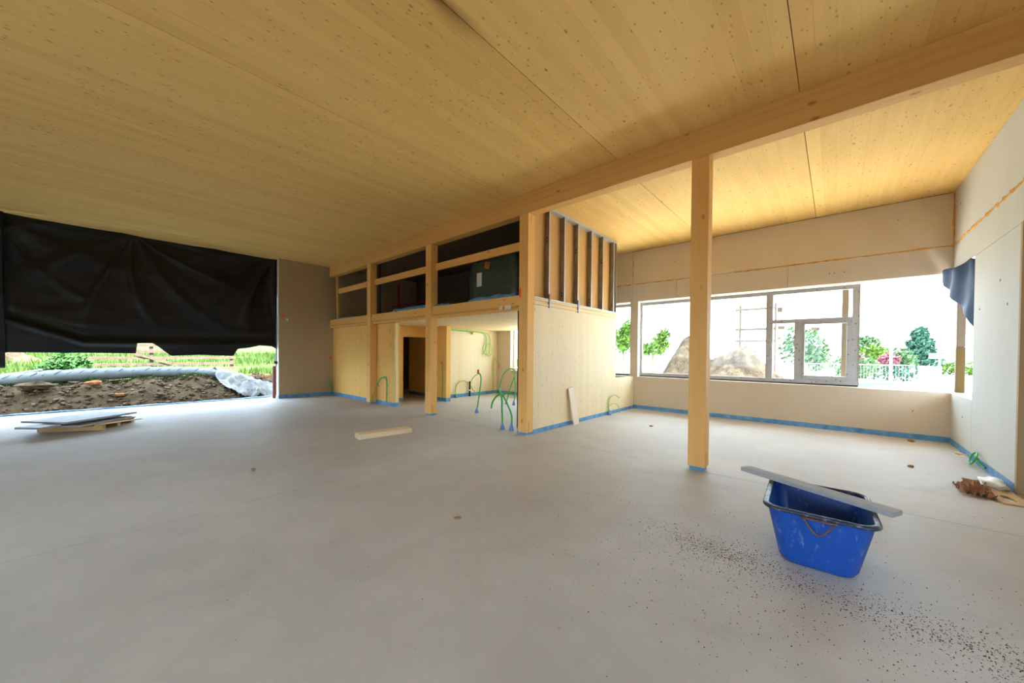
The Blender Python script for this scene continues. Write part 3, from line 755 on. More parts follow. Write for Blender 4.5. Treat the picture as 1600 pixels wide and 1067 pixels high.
k = len(rim_sec)
for i in range(k):
    for j in range(n): b.f.append((i*n + j, i*n + (j+1) % n, ((i+1) % k)*n + (j+1) % n, ((i+1) % k)*n + j))
b.build('rim', 'rim', tub, True, fixn=True)
for sgn in (-1, 1):
    yy = sgn * (HY + 0.02)
    pts = cat_rom([(-0.085, yy, 0.425), (-0.085, yy, 0.412), (-0.035, yy - sgn * 0.006, 0.335), (0.0, yy - sgn * 0.008, 0.310), (0.035, yy - sgn * 0.006, 0.335), (0.085, yy, 0.412), (0.085, yy, 0.425)], 5)
    wh = MB().tube(pts, 0.0055, 8).build('wire_handle', 'rust', tub, True)
    MB().tube([(-0.105, yy + sgn * 0.006, 0.422), (0.105, yy + sgn * 0.006, 0.422)], 0.007, 8).build('handle_bracket', 'rust', wh, True)
a = Vector((-0.66, 4.335, 0)); bq = Vector((0.355, 3.84, 0)); d = (bq - a); L = d.length
pk = box('grey_plank', 'grey_board', -L / 2, L / 2, -0.065, 0.065, 0, 0.036, bevel=0.002)
pk.location = (*((a + bq) / 2).xy, 0.459); pk.rotation_euler.z = math.atan2(d.y, d.x)
tag(pk, 'grey weathered plank lying across the blue tub', 'plank')

# ================================================================== LOOSE THINGS ON THE FLOOR
# pallet with panels
pl = tag(empty('wooden_pallet', (-11.60, -0.22, 0)), 'low wooden pallet under the grey sheets near the left opening', 'pallet')
pl.rotation_euler.z = math.radians(58)
for k in range(3): MB().box(-0.50, 0.50, -0.45 + k * 0.405, -0.36 + k * 0.405, 0.0, 0.09).build('bearer', 'pallet', pl)
for k in range(5): MB().box(-0.50 + k * 0.22, -0.38 + k * 0.22, -0.47, 0.50, 0.091, 0.112).build('deck_board', 'pallet', pl)
def panel(x, y, z, lx, ly, rz, label):
    o = box('cement_sheet', 'slab_grey', -lx / 2, lx / 2, -ly / 2, ly / 2, 0, 0.036, bevel=0.002); o.location = (x, y, z); o.rotation_euler.z = math.radians(rz)
    return tag(o, label, 'sheet', 'grey sheets on the pallet')
panel(-11.50, -0.28, 0.113, 0.90, 1.05, 47, 'blue-grey sheet lying directly on the pallet')
panel(-11.02, -0.83, 0.150, 0.48, 0.30, 42, 'short blue-grey sheet offcut on the near corner of the stack')
panel(-11.66, -0.30, 0.188, 0.95, 1.25, 38, 'large blue-grey sheet on top of the stack')
ys = tag(empty('yellow_strap', (-11.05, 0.22, 0.113)), 'yellowish loose strip beside the sheets on the pallet', 'strip')
MB().box(-0.35, 0.35, -0.04, 0.04, 0, 0.014).build('strip', 'tan', ys); ys.rotation_euler.z = math.radians(120)
# square timber offcut
of = tag(empty('timber_offcut', (-6.50, 3.64, 0)), 'squared timber offcut with a sawn pale end lying on the floor', 'timber')
of.rotation_euler.z = math.atan2(4.14 - 3.12, -6.49 + 6.63)
MB().box(-0.52, 0.52, -0.125, 0.125, 0, 0.10).build('timber', 'offcut', of, bevel=0.012)
MB().box(-0.524, -0.519, -0.112, 0.112, 0.012, 0.088).build('sawn_end', 'offcut_end', of)
# board leaning on the spruce wall
lb = tag(empty('leaning_board', (-4.37, 7.21, 0)), 'short pale board leaning on the spruce wall', 'board')
MB().box(-0.011, 0.011, -0.105, 0.105, 0, 0.86).build('board', 'pale_board', lb, bevel=0.002)
lb.rotation_euler = (math.radians(8.5), math.radians(-6.0), 0)
# crumpled paper, bag, slotted piece, green conduit by the right wall
def crumple(name, mat, c, sx, sy, h, seed, nfold=3.0):
    b = MB().grid(16, 14, lambda u, v: ((u - .5) * sx * (1 + .25 * noise.noise(Vector((u * 3, v * 3, seed)))), (v - .5) * sy * (1 + .25 * noise.noise(Vector((u * 3, v * 3, seed + 9)))),
        0.004 + h * abs(noise.noise(Vector((u * nfold, v * nfold, seed + 4.3)))) * 1.6))
    o = b.build(name, mat); s = o.modifiers.new('t', 'SOLIDIFY'); s.thickness = 0.002; o.location = c; return o
tag(crumple('crumpled_paper', 'brown_paper', (1.27, 6.98, 0), 0.26, 0.50, 0.10, 3, 4.5), 'crumpled brown paper on the floor by the right wall', 'paper')
o = crumple('cardboard_scrap', 'brown_paper', (1.36, 7.44, 0), 0.20, 0.22, 0.03, 12, 1.5); tag(o, 'flat brown cardboard scrap behind the crumpled paper', 'cardboard')
wbg = tag(empty('white_bag', (1.485, 7.36, 0)), 'white crumpled bag with a grey print by the right wall', 'bag')
b = MB().blob((0, 0, 0.055), 0.12, 8, 0.35, (0.85, 1.9, 0.46), 14); b.build('bag', 'bag', wbg, True)
o = MB().blob((0, 0, 0), 0.045, 5, 0.4, (0.3, 1.2, 0.5)).build('grey_print', 'steel', wbg); o.location = (-0.085, -0.05, 0.065)
tp = tag(empty('slotted_tan_piece', (1.46, 6.98, 0.002)), 'tan slotted plywood piece lying in front of the white bag', 'offcut')
out = [(-0.10, -0.34), (0.09, -0.34), (0.13, -0.1), (0.12, 0.15), (0.02, 0.30), (-0.10, 0.36), (-0.12, 0.1)]
hole = [(0.045 * math.cos(a), -0.14 + 0.12 * math.sin(a)) for a in [2 * math.pi * k / 14 for k in range(14)]]
import bmesh
bmx = bmesh.new(); ov = [bmx.verts.new((x, y, 0)) for x, y in out]; hv = [bmx.verts.new((x, y, 0)) for x, y in hole]
eds = [bmx.edges.new((ov[i], ov[(i+1) % len(ov)])) for i in range(len(ov))] + [bmx.edges.new((hv[i], hv[(i+1) % len(hv)])) for i in range(len(hv))]
bmesh.ops.triangle_fill(bmx, use_beauty=True, edges=eds)
mm = bpy.data.meshes.new('piece'); bmx.to_mesh(mm); bmx.free(); mm.materials.append(M['tan'])
o = bpy.data.objects.new('piece', mm); col.objects.link(o); o.parent = tp; s = o.modifiers.new('t', 'SOLIDIFY'); s.thickness = 0.018; s.offset = 1
o.location = (0, 0, 0.004)
tp.rotation_euler = (math.radians(2), 0, math.radians(8))
gc = tag(empty('green_conduit_coil', (1.60, 8.55, 0)), 'green conduit loop with a pale tip at the foot of the right wall', 'conduit', 'installation conduits')
lp = [(0.0, -0.24, 0.05), (-0.005, -0.10, 0.06)] + [(-0.05 - 0.04 * math.sin(math.radians(k * 24)), 0.10 + 0.19 * math.cos(math.radians(k * 24 + 150)), 0.115 + 0.085 * math.sin(math.radians(k * 24 + 150))) for k in range(17)]
MB().tube(cat_rom(lp, 5), 0.012, 8).build('tube', 'green', gc, True)
MB().tube(cat_rom([(-0.06, 0.28, 0.12), (-0.10, 0.40, 0.10), (-0.14, 0.54, 0.09)], 4), [0.010] * 4 + [0.013] * 2 + [0.024] * 3, 8).build('pale_tip', 'tan', gc, True)

# conduits
def conduit(label, base, runs, name='green_conduit', caps=(), cones=(), extra=None):
    e = tag(empty(name, (base[0], base[1], base[2] if len(base) > 2 else 0)), label, 'conduit', 'installation conduits')
    L = Vector(e.location)
    for pts, mat, r in runs:
        r *= 0.8; last = MB().tube([p - L for p in cat_rom(pts, 6)], r, 7).build('tube', mat, e, True)
    for p in cones:
        q = Vector(p) - L; MB().tube([q + Vector((0, 0, 0.001)), q + Vector((0, 0, 0.14))], [0.055, 0.02], 10).build('blue_collar', 'blue_cone', last, True)
    for p in caps:
        q = Vector(p) - L; o = MB().tube([q - Vector((0, 0, 0.045)), q + Vector((0, 0, 0.055))], [0.035, 0.028], 9).build('orange_plug', 'cap', last, True)
    return e
conduit('thin green conduits curling up in the corner of the grey wall', (-13.95, 5.68), [
    ([(-13.95, 5.69, 0.12), (-13.98, 5.66, 0.40), (-13.99, 5.62, 0.62), (-13.93, 5.60, 0.52), (-13.80, 5.62, 0.18)], 'green', 0.012),
    ([(-13.85, 5.69, 0.12), (-13.90, 5.64, 0.35), (-13.98, 5.58, 0.44), (-13.90, 5.55, 0.25)], 'green', 0.012)])
conduit('green conduit arch in front of the layered wall end', (-10.05, 5.68), [
    ([(-10.05, 5.69, 0.11), (-10.05, 5.69, 0.78), (-10.15, 5.66, 0.86), (-10.32, 5.62, 0.76), (-10.42, 5.60, 0.66), (-10.30, 5.58, 0.58)], 'green', 0.022),
    ([(-10.08, 5.66, 0.80), (-10.25, 5.62, 0.84), (-10.42, 5.58, 0.62), (-10.58, 5.56, 0.30), (-10.52, 5.50, 0.03)], 'green', 0.010)])
conduit('straight green conduit with an orange plug against the stub wall', (-9.70, 7.47), [
    ([(-9.66, 7.48, 0.12), (-9.66, 7.48, 0.6), (-9.69, 7.48, 1.22)], 'lime', 0.022)], caps=[(-9.69, 7.475, 1.27)])
conduit('small green arch conduit at the foot of the niche wall', (-10.12, 8.45), [
    ([(-10.12, 8.45, 0.02), (-10.12, 8.45, 0.35), (-10.12, 8.60, 0.55), (-10.12, 8.85, 0.58), (-10.12, 9.02, 0.50)], 'lime', 0.02)], cones=[(-10.1, 8.45, 0)])
bp = tag(empty('black_pipe_stub', (-10.10, 9.10, 0)), 'short black pipe stub beside the niche wall', 'pipe')
MB().tube([(0, 0, 0), (0, 0, 0.55)], 0.03, 10).build('pipe', 'black', bp, True); MB().tube([(0, 0, 0.2), (0, 0, 0.25)], 0.033, 10).build('white_band', 'white', bp, True)
conduit('tall green conduit arch with an orange plug standing free in the niche', (-7.16, 6.71), [
    ([(-7.16, 6.71, 0.05), (-7.13, 6.76, 0.45), (-7.10, 6.80, 0.85), (-7.18, 6.85, 1.02), (-7.30, 6.86, 1.06)], 'green', 0.024),
    ([(-7.24, 6.86, 1.06), (-7.48, 6.86, 0.92), (-7.62, 6.9, 0.70), (-7.45, 6.95, 0.48)], 'lime', 0.014)], caps=[(-7.27, 6.86, 1.10)], cones=[(-7.16, 6.71, 0)])
conduit('forked green conduits near the corner post, closest of the conduits', (-5.15, 5.70), [
    ([(-5.24, 5.66, 0.05), (-5.26, 5.66, 0.42), (-5.27, 5.66, 0.66), (-5.36, 5.66, 0.86)], 'green', 0.026),
    ([(-5.02, 5.70, 0.05), (-5.02, 5.70, 0.30), (-5.12, 5.69, 0.52), (-5.27, 5.68, 0.72), (-5.40, 5.66, 0.70), (-5.50, 5.62, 0.56), (-5.52, 5.60, 0.42)], 'green', 0.024),
    ([(-5.27, 5.68, 0.70), (-5.18, 5.75, 0.78), (-5.10, 5.80, 0.76)], 'green', 0.018)], cones=[(-5.24, 5.66, 0), (-5.02, 5.70, 0)])
conduit('arching green conduit pair behind the corner post, further into the niche', (-7.6, 8.55), [
    ([(-7.75, 8.55, 0.05), (-7.66, 8.62, 0.5), (-7.52, 8.7, 0.98), (-7.75, 8.75, 1.12), (-8.10, 8.8, 0.95), (-8.32, 8.85, 0.55), (-8.35, 8.9, 0.35)], 'green', 0.022),
    ([(-7.40, 8.50, 0.05), (-7.38, 8.55, 0.5), (-7.48, 8.6, 0.98), (-7.65, 8.65, 1.05)], 'green', 0.020)], cones=[(-7.75, 8.55, 0), (-7.40, 8.50, 0)])
conduit('thin lime conduit upright in the far niche corner', (-10.10, 10.40), [
    ([(-10.10, 10.35, 0.12), (-10.10, 10.35, 0.8), (-10.08, 10.35, 1.30), (-10.05, 10.4, 1.36), (-9.90, 10.45, 1.15)], 'lime', 0.02)], caps=[(-9.88, 10.45, 1.10)])
cr = conduit('lime conduits clipped along the niche wall top ending in a hanging coil', (-10.10, 8.6, 2.2), [
    ([(-10.13, 7.75, 2.42), (-10.13, 8.6, 2.41), (-10.13, 9.3, 2.40), (-10.13, 9.75, 2.38), (-10.12, 9.93, 2.25), (-10.11, 9.93, 1.95), (-10.09, 9.85, 1.70), (-10.08, 9.72, 1.58)], 'green', 0.018),
    ([(-10.10, 7.75, 2.44), (-10.10, 8.6, 2.43), (-10.10, 9.35, 2.42), (-10.10, 9.95, 2.38), (-10.08, 10.10, 2.22), (-10.08, 10.14, 1.95)], 'lime', 0.018),
    ([(-10.07, 9.93 + 0.19 * math.cos(t * 0.7), 1.78 + 0.24 * math.sin(t * 0.7)) for t in range(10)], 'lime', 0.016),
    ([(-10.05, 10.04 + 0.17 * math.cos(t * 0.7 + 1), 1.74 + 0.24 * math.sin(t * 0.7 + 1)) for t in range(10)], 'lime', 0.016)],
    name='conduit_run')
for y in (7.95, 9.2):
    MB().box(-0.03, 0.03, y - 8.6 - 0.03, y - 8.6 + 0.03, 0.10, 0.18).build('orange_clip', 'cap', cr)
conduit('lime conduit bow at the foot of the pale spruce wall', (-4.44, 8.98), [
    ([(-4.45, 8.95, 0.02), (-4.45, 8.95, 0.32), (-4.45, 9.05, 0.46), (-4.43, 9.30, 0.50), (-4.40, 9.48, 0.42)], 'lime', 0.018),
    ([(-4.44, 8.97, 0.24), (-4.42, 9.2, 0.28), (-4.38, 9.38, 0.20), (-4.36, 9.42, 0.02)], 'lime', 0.013)], cones=[(-4.43, 8.95, 0)])

# small debris
def chip(x, y, s, seed, label, mat='chip'):
    b = MB().blob((0, 0, s * 0.22), s, seed, 0.45, (1.0, 0.5, 0.32), 5); o = b.build('debris_chip', mat); o.location = (x, y, 0); o.rotation_euler.z = seed
    return tag(o, label, 'debris')
chip(-2.72, 2.30, 0.035, 1, 'small brown lump on the open floor in mid view')
chip(1.10, 10.25, 0.075, 2, 'wood chip on the floor near the right end of the window wall')
chip(-5.84, 1.34, 0.05, 3, 'dark chip on the left part of the floor')
chip(-3.05, 8.2, 0.05, 4, 'dark chip lying in the window bay')
chip(0.85, 7.9, 0.06, 5, 'dark scrap on the floor left of the brown paper')
random.seed(21)
b = MB()
def crumb(x, y, s):
    a = random.uniform(0, 6.28); k = len(b.v); h = s * random.uniform(0.3, 0.9)
    q = [(x + s * random.uniform(.6, 1) * math.cos(a + i * 2.1), y + s * random.uniform(.6, 1) * math.sin(a + i * 2.1), 0.0003) for i in range(3)]
    b.v += q + [(x, y, h)]; b.f += [(k, k+1, k+3), (k+1, k+2, k+3), (k+2, k, k+3)]
for i in range(5200):
    t = random.choice((random.gauss(0.15, 0.14), random.gauss(0.95, 0.22), random.gauss(0.5, 0.45))); w = random.gauss(0, 0.13)
    x, y = -0.95 + 1.75 * t + 0.1 * w, 3.42 - 0.22 * t + w
    if i % 3 == 0: x += random.gauss(0, 0.5); y += random.gauss(-0.25, 0.5)
    if x < -3 or x > 1.55 or y < 0.6: continue
    crumb(x, y, random.choice((0.0025, 0.003, 0.004, 0.005, 0.007)))
for i in range(1200):
    crumb(random.uniform(-13, 1.5), random.uniform(0.2, 10) if i % 2 else random.uniform(0.5, 5), random.choice((0.003, 0.004, 0.006)))
o = b.build('dirt_crumbs', 'debris'); tag(o, 'dark dirt crumbs scattered on the floor around the tub', 'dirt', kind='stuff')
b = MB()
for i in range(240): crumb(random.uniform(-8, 1.4), random.uniform(0.8, 8), random.choice((0.003, 0.004, 0.006)))
tag(b.build('pale_crumbs', 'paper_white'), 'tiny pale plaster crumbs scattered on the floor', 'dirt', kind='stuff')

# ================================================================== OUTSIDE, LEFT
def terr(x, y):
    k = min(1, max(0, (-15.2 - x) / 2.0)); z = -0.35 + 0.95 * k * k * (3 - 2 * k)
    f = max(0, -17.6 - x); z += 0.055 * f
    n = 0.16 * noise.noise(Vector((x * 1.6, y * 1.6, 0))) + 0.10 * noise.noise(Vector((x * 4, y * 4, 3)))
    return z + n * (1 if x > -17.8 else 0.35)
o = MB().grid(46, 90, lambda u, v: ((lambda x, y: (x, y, terr(x, y)))(-14.79 - 3.2 * u, -5 + 12 * v))).build('ground_bank', 'soil', None, True)
struct(o, 'brown excavated earth bank outside the left opening', 'earth bank')
o = MB().grid(40, 60, lambda u, v: ((lambda x, y: (x, y, terr(x, y) - 0.02))(-17.7 - 40 * u * u, -30 + 60 * v))).build('ground_meadow', 'meadow', None, True)
struct(o, 'green meadow rising behind the bank', 'meadow')
random.seed(5)
b = MB()
for i in range(900):
    x = random.uniform(-17.4, -15.2); y = random.uniform(-2.6, 4.4)
    s_ = random.choice((0.025, 0.03, 0.04, 0.05, 0.07)); b.blob((x, y, terr(x, y) + s_ * 0.3), s_, i, 0.5, (1, 1, 0.7), 4)
tag(b.build('earth_clods', 'clod'), 'clods and stones strewn over the earth bank', 'clods', kind='stuff')
for i, (x, y, s_, m_) in enumerate(((-16.6, -1.3, 0.28, 'clod'), (-16.7, -0.2, 0.15, 'brick'), (-16.4, 0.3, 0.13, 'brick'), (-16.2, 1.2, 0.13, 'clod'))):
    o = MB().blob((0, 0, 0), s_, i + 30, 0.35, (0.7, 1.2, 0.45), 7).build('stone', m_); o.location = (x, y, terr(x, y) + 0.06)
    tag(o, ('large flat stone on the left of the earth bank', 'reddish stone in the earth bank below the roll', 'small reddish stone low on the bank', 'pale stone on the middle of the bank')[i], 'stone')
b = MB()
for i in range(260):
    x = random.uniform(-17.3, -15.3); y = random.uniform(-2.6, 4.4); s_ = random.choice((0.025, 0.035, 0.05)); b.blob((x, y, terr(x, y) + s_ * 0.5), s_, i + 99, 0.5, (1, 1.2, 0.6), 4)
tag(b.build('pale_stones', 'stone_pale'), 'pale stone fragments scattered over the earth bank', 'stones', kind='stuff')
# geotextile roll
rl = tag(empty('geotextile_roll', (-17.45, 0.5, 0.6)), 'long pale geotextile roll with dark dashes lying along the bank', 'roll')
rpts = [(-17.25, -3.2, 0.66), (-17.3, -1.9, 0.72), (-17.4, -1.0, 0.80), (-17.45, 0.0, 0.84), (-17.5, 1.2, 0.85), (-17.5, 2.2, 0.81), (-17.35, 2.9, 0.70), (-17.0, 3.3, 0.55), (-16.5, 3.7, 0.35), (-16.1, 4.1, 0.15)]
P = [p - Vector(rl.location) for p in cat_rom(rpts, 8)]
R_ = [0.19 + 0.012 * math.sin(i * 1.3) for i in range(len(P))]
MB().tube(P, R_, 16).build('roll', 'roll', rl, True)
Ld = 0
for i in range(2, len(P) - 14):
    for ang in (20, 62):
        if (i + (ang > 40)) % 2: continue
        c, t_ = P[i], (P[i + 1] - P[i - 1]).normalized(); a = math.radians(ang)
        nx = Vector((1, 0, 0)); off = (nx * math.cos(a) + Vector((0, 0, 1)) * math.sin(a)) * (R_[i] + 0.001)
        off2 = (nx * math.cos(a + 0.55) + Vector((0, 0, 1)) * math.sin(a + 0.55)) * (R_[i] + 0.001)
        MB().tube([c + off, c + (off + off2) * 0.512 + t_ * 0.06, c + off2 + t_ * 0.12], 0.008, 5).build('dash_mark', 'roll_mark', rl)
# white sheet over the end of the roll
sh = tag(empty('white_sheet', (-16.9, 3.4, 0.2)), 'crumpled white plastic sheet over the end of the roll', 'sheet')
RP = cat_rom(rpts, 8)
def sheetf(u, v):
    y = 2.78 + 1.5 * u + 0.12 * noise.noise(Vector((v * 4, 2, 0)))
    c = min(RP, key=lambda p: abs(p.y - y))
    reach = 0.95 + 0.25 * math.sin(u * 7.0) + 0.2 * noise.noise(Vector((u * 6, 0, 3)))
    x = c.x - 0.35 + (0.35 + reach) * v
    dx = x - c.x
    zr = c.z + 0.25 - 0.55 * max(0, abs(dx) - 0.05) * (1 + 0.7 * abs(dx))
    z = max(zr, terr(x, y) + 0.13)
    z += 0.10 * noise.noise(Vector((x * 4.2, y * 4.2, 1))) + 0.045 * noise.noise(Vector((x * 11, y * 9, 4)))
    return (x + 16.9, y - 3.4, z - 0.2)
o = MB().grid(46, 36, sheetf).build('sheet', 'sheet', sh, True); s = o.modifiers.new('t', 'SOLIDIFY'); s.thickness = 0.004
# fence
fe = tag(empty('wooden_fence', (-21, 1.5, 0.7)), 'weathered wooden fence with slats and a diagonal brace in the meadow', 'fence')
for z in (0.0, 0.26, 0.52, 0.78, 1.04, 1.30):
    MB().box(-0.02, 0.02, -2.9, 2.62, 0.02 + z, 0.13 + z).build('slat', 'old_wood', fe)
for y in (-2.6, -0.2, 2.48): MB().box(-0.10, -0.021, y - 0.06, y + 0.06, -0.3, 1.6).build('fence_post', 'old_wood', fe)
o = MB().prism([(-1.25, 0.95), (-1.0, 0.95), (1.45, 0.0), (1.1, 0.0)], 0, 0.021, 0.05).build('brace', 'old_wood', fe, fixn=True)
# grass
random.seed(11); b = MB()
def blade(x, y, z, h, w):
    a = random.uniform(0, 3.14); dx, dy = math.cos(a) * w, math.sin(a) * w; k = len(b.v)
    lx, ly = random.uniform(-.3, .3) * h, random.uniform(-.3, .3) * h
    b.v += [(x - dx, y - dy, z), (x + dx, y + dy, z), (x + lx, y + ly, z + h)]; b.f.append((k, k+1, k+2))
for i in range(16000):
    x = -18.2 - 14 * random.random() ** 1.6; y = random.uniform(-6, 10)
    if noise.noise(Vector((x * .4, y * .4, 8))) < -0.25: continue
    blade(x, y, terr(x, y) - 0.03, random.uniform(0.12, 0.42), 0.012 + 0.0012 * abs(x + 18))
for i in range(2500):
    y = random.uniform(-3, 3.2); x = -17.25 + random.uniform(-0.15, 0.25)
    blade(x, y, terr(x, y) - 0.02, random.uniform(0.06, 0.18), 0.012)
tag(b.build('meadow_grass', 'grass'), 'bright green grass on the meadow and along the roll', 'grass', kind='stuff')
def leafcloud(b, c, r, n, s, seed=0):
    random.seed(seed); c = Vector(c)
    for i in range(n):
        d = Vector((random.gauss(0, 1), random.gauss(0, 1), random.gauss(0, 1))).normalized() * (random.random() ** 0.45)
        p = c + Vector((d.x * r[0], d.y * r[1], d.z * r[2])); a = Vector((random.gauss(0,1), random.gauss(0,1), random.gauss(0,1))).normalized(); t_ = a.orthogonal()
        k = len(b.v); q = s * random.uniform(0.6, 1.3); bi = a.cross(t_)
        b.v += [tuple(p - t_ * q), tuple(p + bi * q * .5), tuple(p + t_ * q), tuple(p - bi * q * .5)]; b.f.append((k, k+1, k+2, k+3))
def shrub(name, loc, parts, mat, label, cat, trunk=None, leaf=0.05, group=None):
    e = tag(empty(name, loc), label, cat, group); b = MB()
    for i, (c, r, n) in enumerate(parts): leafcloud(b, c, r, n, leaf, i + int(abs(loc[0]) * 7))
    b.build('foliage', mat, e)
    if trunk: MB().tube([(0, 0, 0), (0.03, 0, trunk[0])], trunk[1], 8, r_end=trunk[1] * 0.6).build('trunk', 'bark', e, True)
    return e
shrub('leafy_shrub', (-19.0, -0.8, terr(-19, -0.8)), [((0, 0.0, 0.35), (0.5, 0.55, 0.5), 700), ((0, -0.35, 0.2), (0.4, 0.4, 0.3), 300)], 'leaf', 'green leafy shrub at the left end of the fence', 'shrub', (0.5, 0.02), 0.06)
random.seed(2)
mo = MB().grid(30, 30, lambda u, v: (-26 + 5 * (u - .5), -3.4 + 5.5 * (v - .5), 0.3 + 1.75 * math.exp(-(((u - .5) * 4) ** 2 + ((v - .5) * 3.2) ** 2) ) + 0.14 * noise.noise(Vector((u * 9, v * 9, 0)))))
struct(mo.build('ground_spoil_heap', 'soil_pale', None, True), 'pale spoil heap at the far left behind the shrub', 'heap')
tag(MB().tube(cat_rom([(-18.8, -4.0, 0.78), (-18.7, -2.2, 0.82), (-18.8, -1.2, 0.98)], 5), 0.03, 8).build('grey_pipe', 'zinc', None, True), 'thin grey pipe lying behind the left end of the roll', 'pipe')
tag(box('steel_prop', 'rust_post', -14.36, -14.29, 3.86, 3.94, -0.3, 1.1), 'red-brown steel post at the edge of the grey wall', 'post')
bt = tag(empty('slab_bracket', (-14.2, 3.93, 1.18)), 'small black bracket holding the tarp edge beside the grey wall', 'bracket'); MB().box(-0.05, 0.05, -0.06, 0.02, 0, 0.10).build('bracket', 'black', bt)
tag(box('black_channel', 'black', -14.33, -14.22, 3.942, 3.954, 1.1, 4.72), 'dark vertical channel along the edge of the tarp', 'channel')
for i, (y, z) in enumerate(((4.25, 0.55), (4.30, -0.02))):
    o = box('brick_block', 'brick', -17.2, -17.0, y - 0.3, y + 0.25, z, z + 0.10); tag(o, ('upper', 'lower')[i] + ' orange brick course in the earth beside the grey wall', 'brick')
hp = MB()
for i in range(60):
    random.seed(i); hp.blob((-16.9 + random.uniform(-.3, .3), 4.2 + random.uniform(-.6, .6), 0.12 + random.uniform(0, .38)), random.uniform(.05, .12), i, .5, (1, 1, .7), 4)
tag(hp.build('rubble', 'clod'), 'rubble between the orange bricks and the white sheet', 'rubble', kind='stuff')
# unseen overhang, added to shade the earth bank on the left
ov = struct(box('trim_2', 'eave', -16.2, XL - 0.61, YS, 11.0, ZC + 0.05, ZC + 0.30), 'added roof overhang shading the left side', 'eave')

# ================================================================== OUTSIDE, WINDOW SIDE
struct(box('trim_3', 'eave', -10.0, 4.4, YB + TB, 12.15, 3.30, 3.55), 'pale eave soffit above the window band', 'eave')
struct(box('trim_4', 'eave', XR + T, 4.4, 0.5, YB + TB, 3.42, 3.66), 'added pale canopy keeping the sun off the right side', 'eave')  # added to block direct sun at the right wall
def g2(x, y):
    return -0.15 - 0.75 * min(1, max(0, (y - 11) / 10)) + 0.03 * noise.noise(Vector((x * .5, y * .5, 1)))
o = MB().grid(60, 60, lambda u, v: ((lambda x, y: (x, y, g2(x, y)))(-45 + 90 * u, 10.98 + 110 * v * v))).build('ground_yard', 'gravel', None, True)
struct(o, 'pale gravel yard outside the windows', 'ground')
struct(box('ground_side', 'soil', 4.0, 40, -40, 10.97, -0.3, -0.16), 'unseen dark soil beside the right wall, limits bounce light', 'ground')  # unseen ground, made dark so little light bounces to the ceiling
struct(box('ground_front', 'soil', -14.0, 4.0, -40, YS - 0.3, -0.3, -0.12), 'unseen dark soil behind the camera, limits bounce light', 'ground')  # out of view, dark colour chosen to keep ceiling bounce low
def mnd(u, v):
    x = -11.0 + 12.5 * u; y = 15.5 + 10 * v
    p1 = 3.45 * math.exp(-(((x + 5.6) / 1.35) ** 2 + ((y - 20.3) / 2.3) ** 2))
    p2 = 2.85 * math.exp(-(((x + 3.35) / 1.95) ** 2 + ((y - 20) / 2.4) ** 2))
    p = (p1 ** 4 + p2 ** 4) ** 0.25
    n = 0.30 * noise.noise(Vector((x * 1.2, y * 1.2, 4))) + 0.14 * noise.noise(Vector((x * 4, y * 4, 4)))
    n += 0.07 * noise.noise(Vector((x * 9, y * 9, 4))) + 0.10 * abs(noise.noise(Vector((x * 2.5, y * 5, 9))))
    return (x, y, -0.95 + p + n * min(1, p))
struct(MB().grid(170, 120, mnd).build('ground_mound', 'soil_pale', None, True), 'big pale excavated earth mound outside the windows', 'mound')
shrub('young_tree', (-10.9, 24, -0.9), [((0, 0, 3.5), (0.9, 0.9, 1.0), 700), ((0.3, 0, 4.3), (0.5, 0.5, 0.6), 250)], 'leaf_lime', 'lime green young tree seen left of the pier', 'tree', (3.2, 0.09), 0.11)
shrub('young_tree', (-11.1, 30, -0.9), [((0.5, 0, 3.3), (0.8, 0.8, 0.95), 600), ((-0.5, 0, 2.9), (0.5, 0.5, 0.6), 250), ((0.9, 0, 4.1), (0.5, 0.5, 0.5), 200)], 'leaf_lime', 'lime green young tree between pier and earth mound', 'tree', (3.3, 0.13), 0.12)
shrub('round_tree', (-1.9, 34, -0.9), [((0, 0, 3.2), (1.5, 1.4, 1.5), 900), ((0.8, 0, 2.4), (1.0, 1, 1.0), 500)], 'leaf_mid', 'green round tree behind the mound, seen through the left lower light', 'tree', (2.5, 0.12), 0.13)
shrub('round_bush', (1.2, 42, -0.9), [((0, 0, 1.6), (1.6, 1.2, 1.1), 600)], 'leaf_mid', 'dark green bush seen through the opening light', 'bush', None, 0.14)
shrub('conifer', (9.0, 78, -1.0), [((0, 0, 1.8 + 1.35 * k), (2.6 - 0.55 * k, 2.0 - 0.4 * k, 1.0), 520 - 60 * k) for k in range(4)], 'leaf_pine', 'blue-green conifer beyond the site fence', 'tree', (5.5, 0.2), 0.26)
shrub('rounded_shrub', (6.2, 70, -1.0), [((0, 0, 2.0), (1.9, 1.4, 1.7), 800)], 'leaf_mid', 'bushy green shrub left of the conifer', 'bush', None, 0.2)
shrub('yellow_green_shrub', (3.7, 66, -1.0), [((0, 0, 2.9), (1.5, 1.2, 1.3), 700)], 'leaf_lime', 'yellow-green shrub between two pink bushes', 'bush', (2.2, 0.1), 0.2)
shrub('pink_bush', (4.4, 58, -1.0), [((0, 0, 2.2), (0.9, 0.8, 0.7), 450)], 'leaf_pink', 'pink blossoming bush left of the bushy green shrub', 'bush', (1.6, 0.1), 0.16)
shrub('pink_bush', (2.1, 58, -1.0), [((0, 0, 2.2), (0.8, 0.8, 0.75), 450)], 'leaf_pink', 'pink blossoming bush at the right edge of the window frame', 'bush', (1.6, 0.1), 0.16)
shrub('tall_tree', (2.9, 72, -1.0), [((0, 0, 4.6), (1.9, 1.5, 0.9), 500), ((-0.8, 0, 3.2), (1.4, 1.2, 1.2), 500)], 'leaf_mid', 'pale green tall tree behind the pink bushes', 'tree', (4.2, 0.15), 0.2)
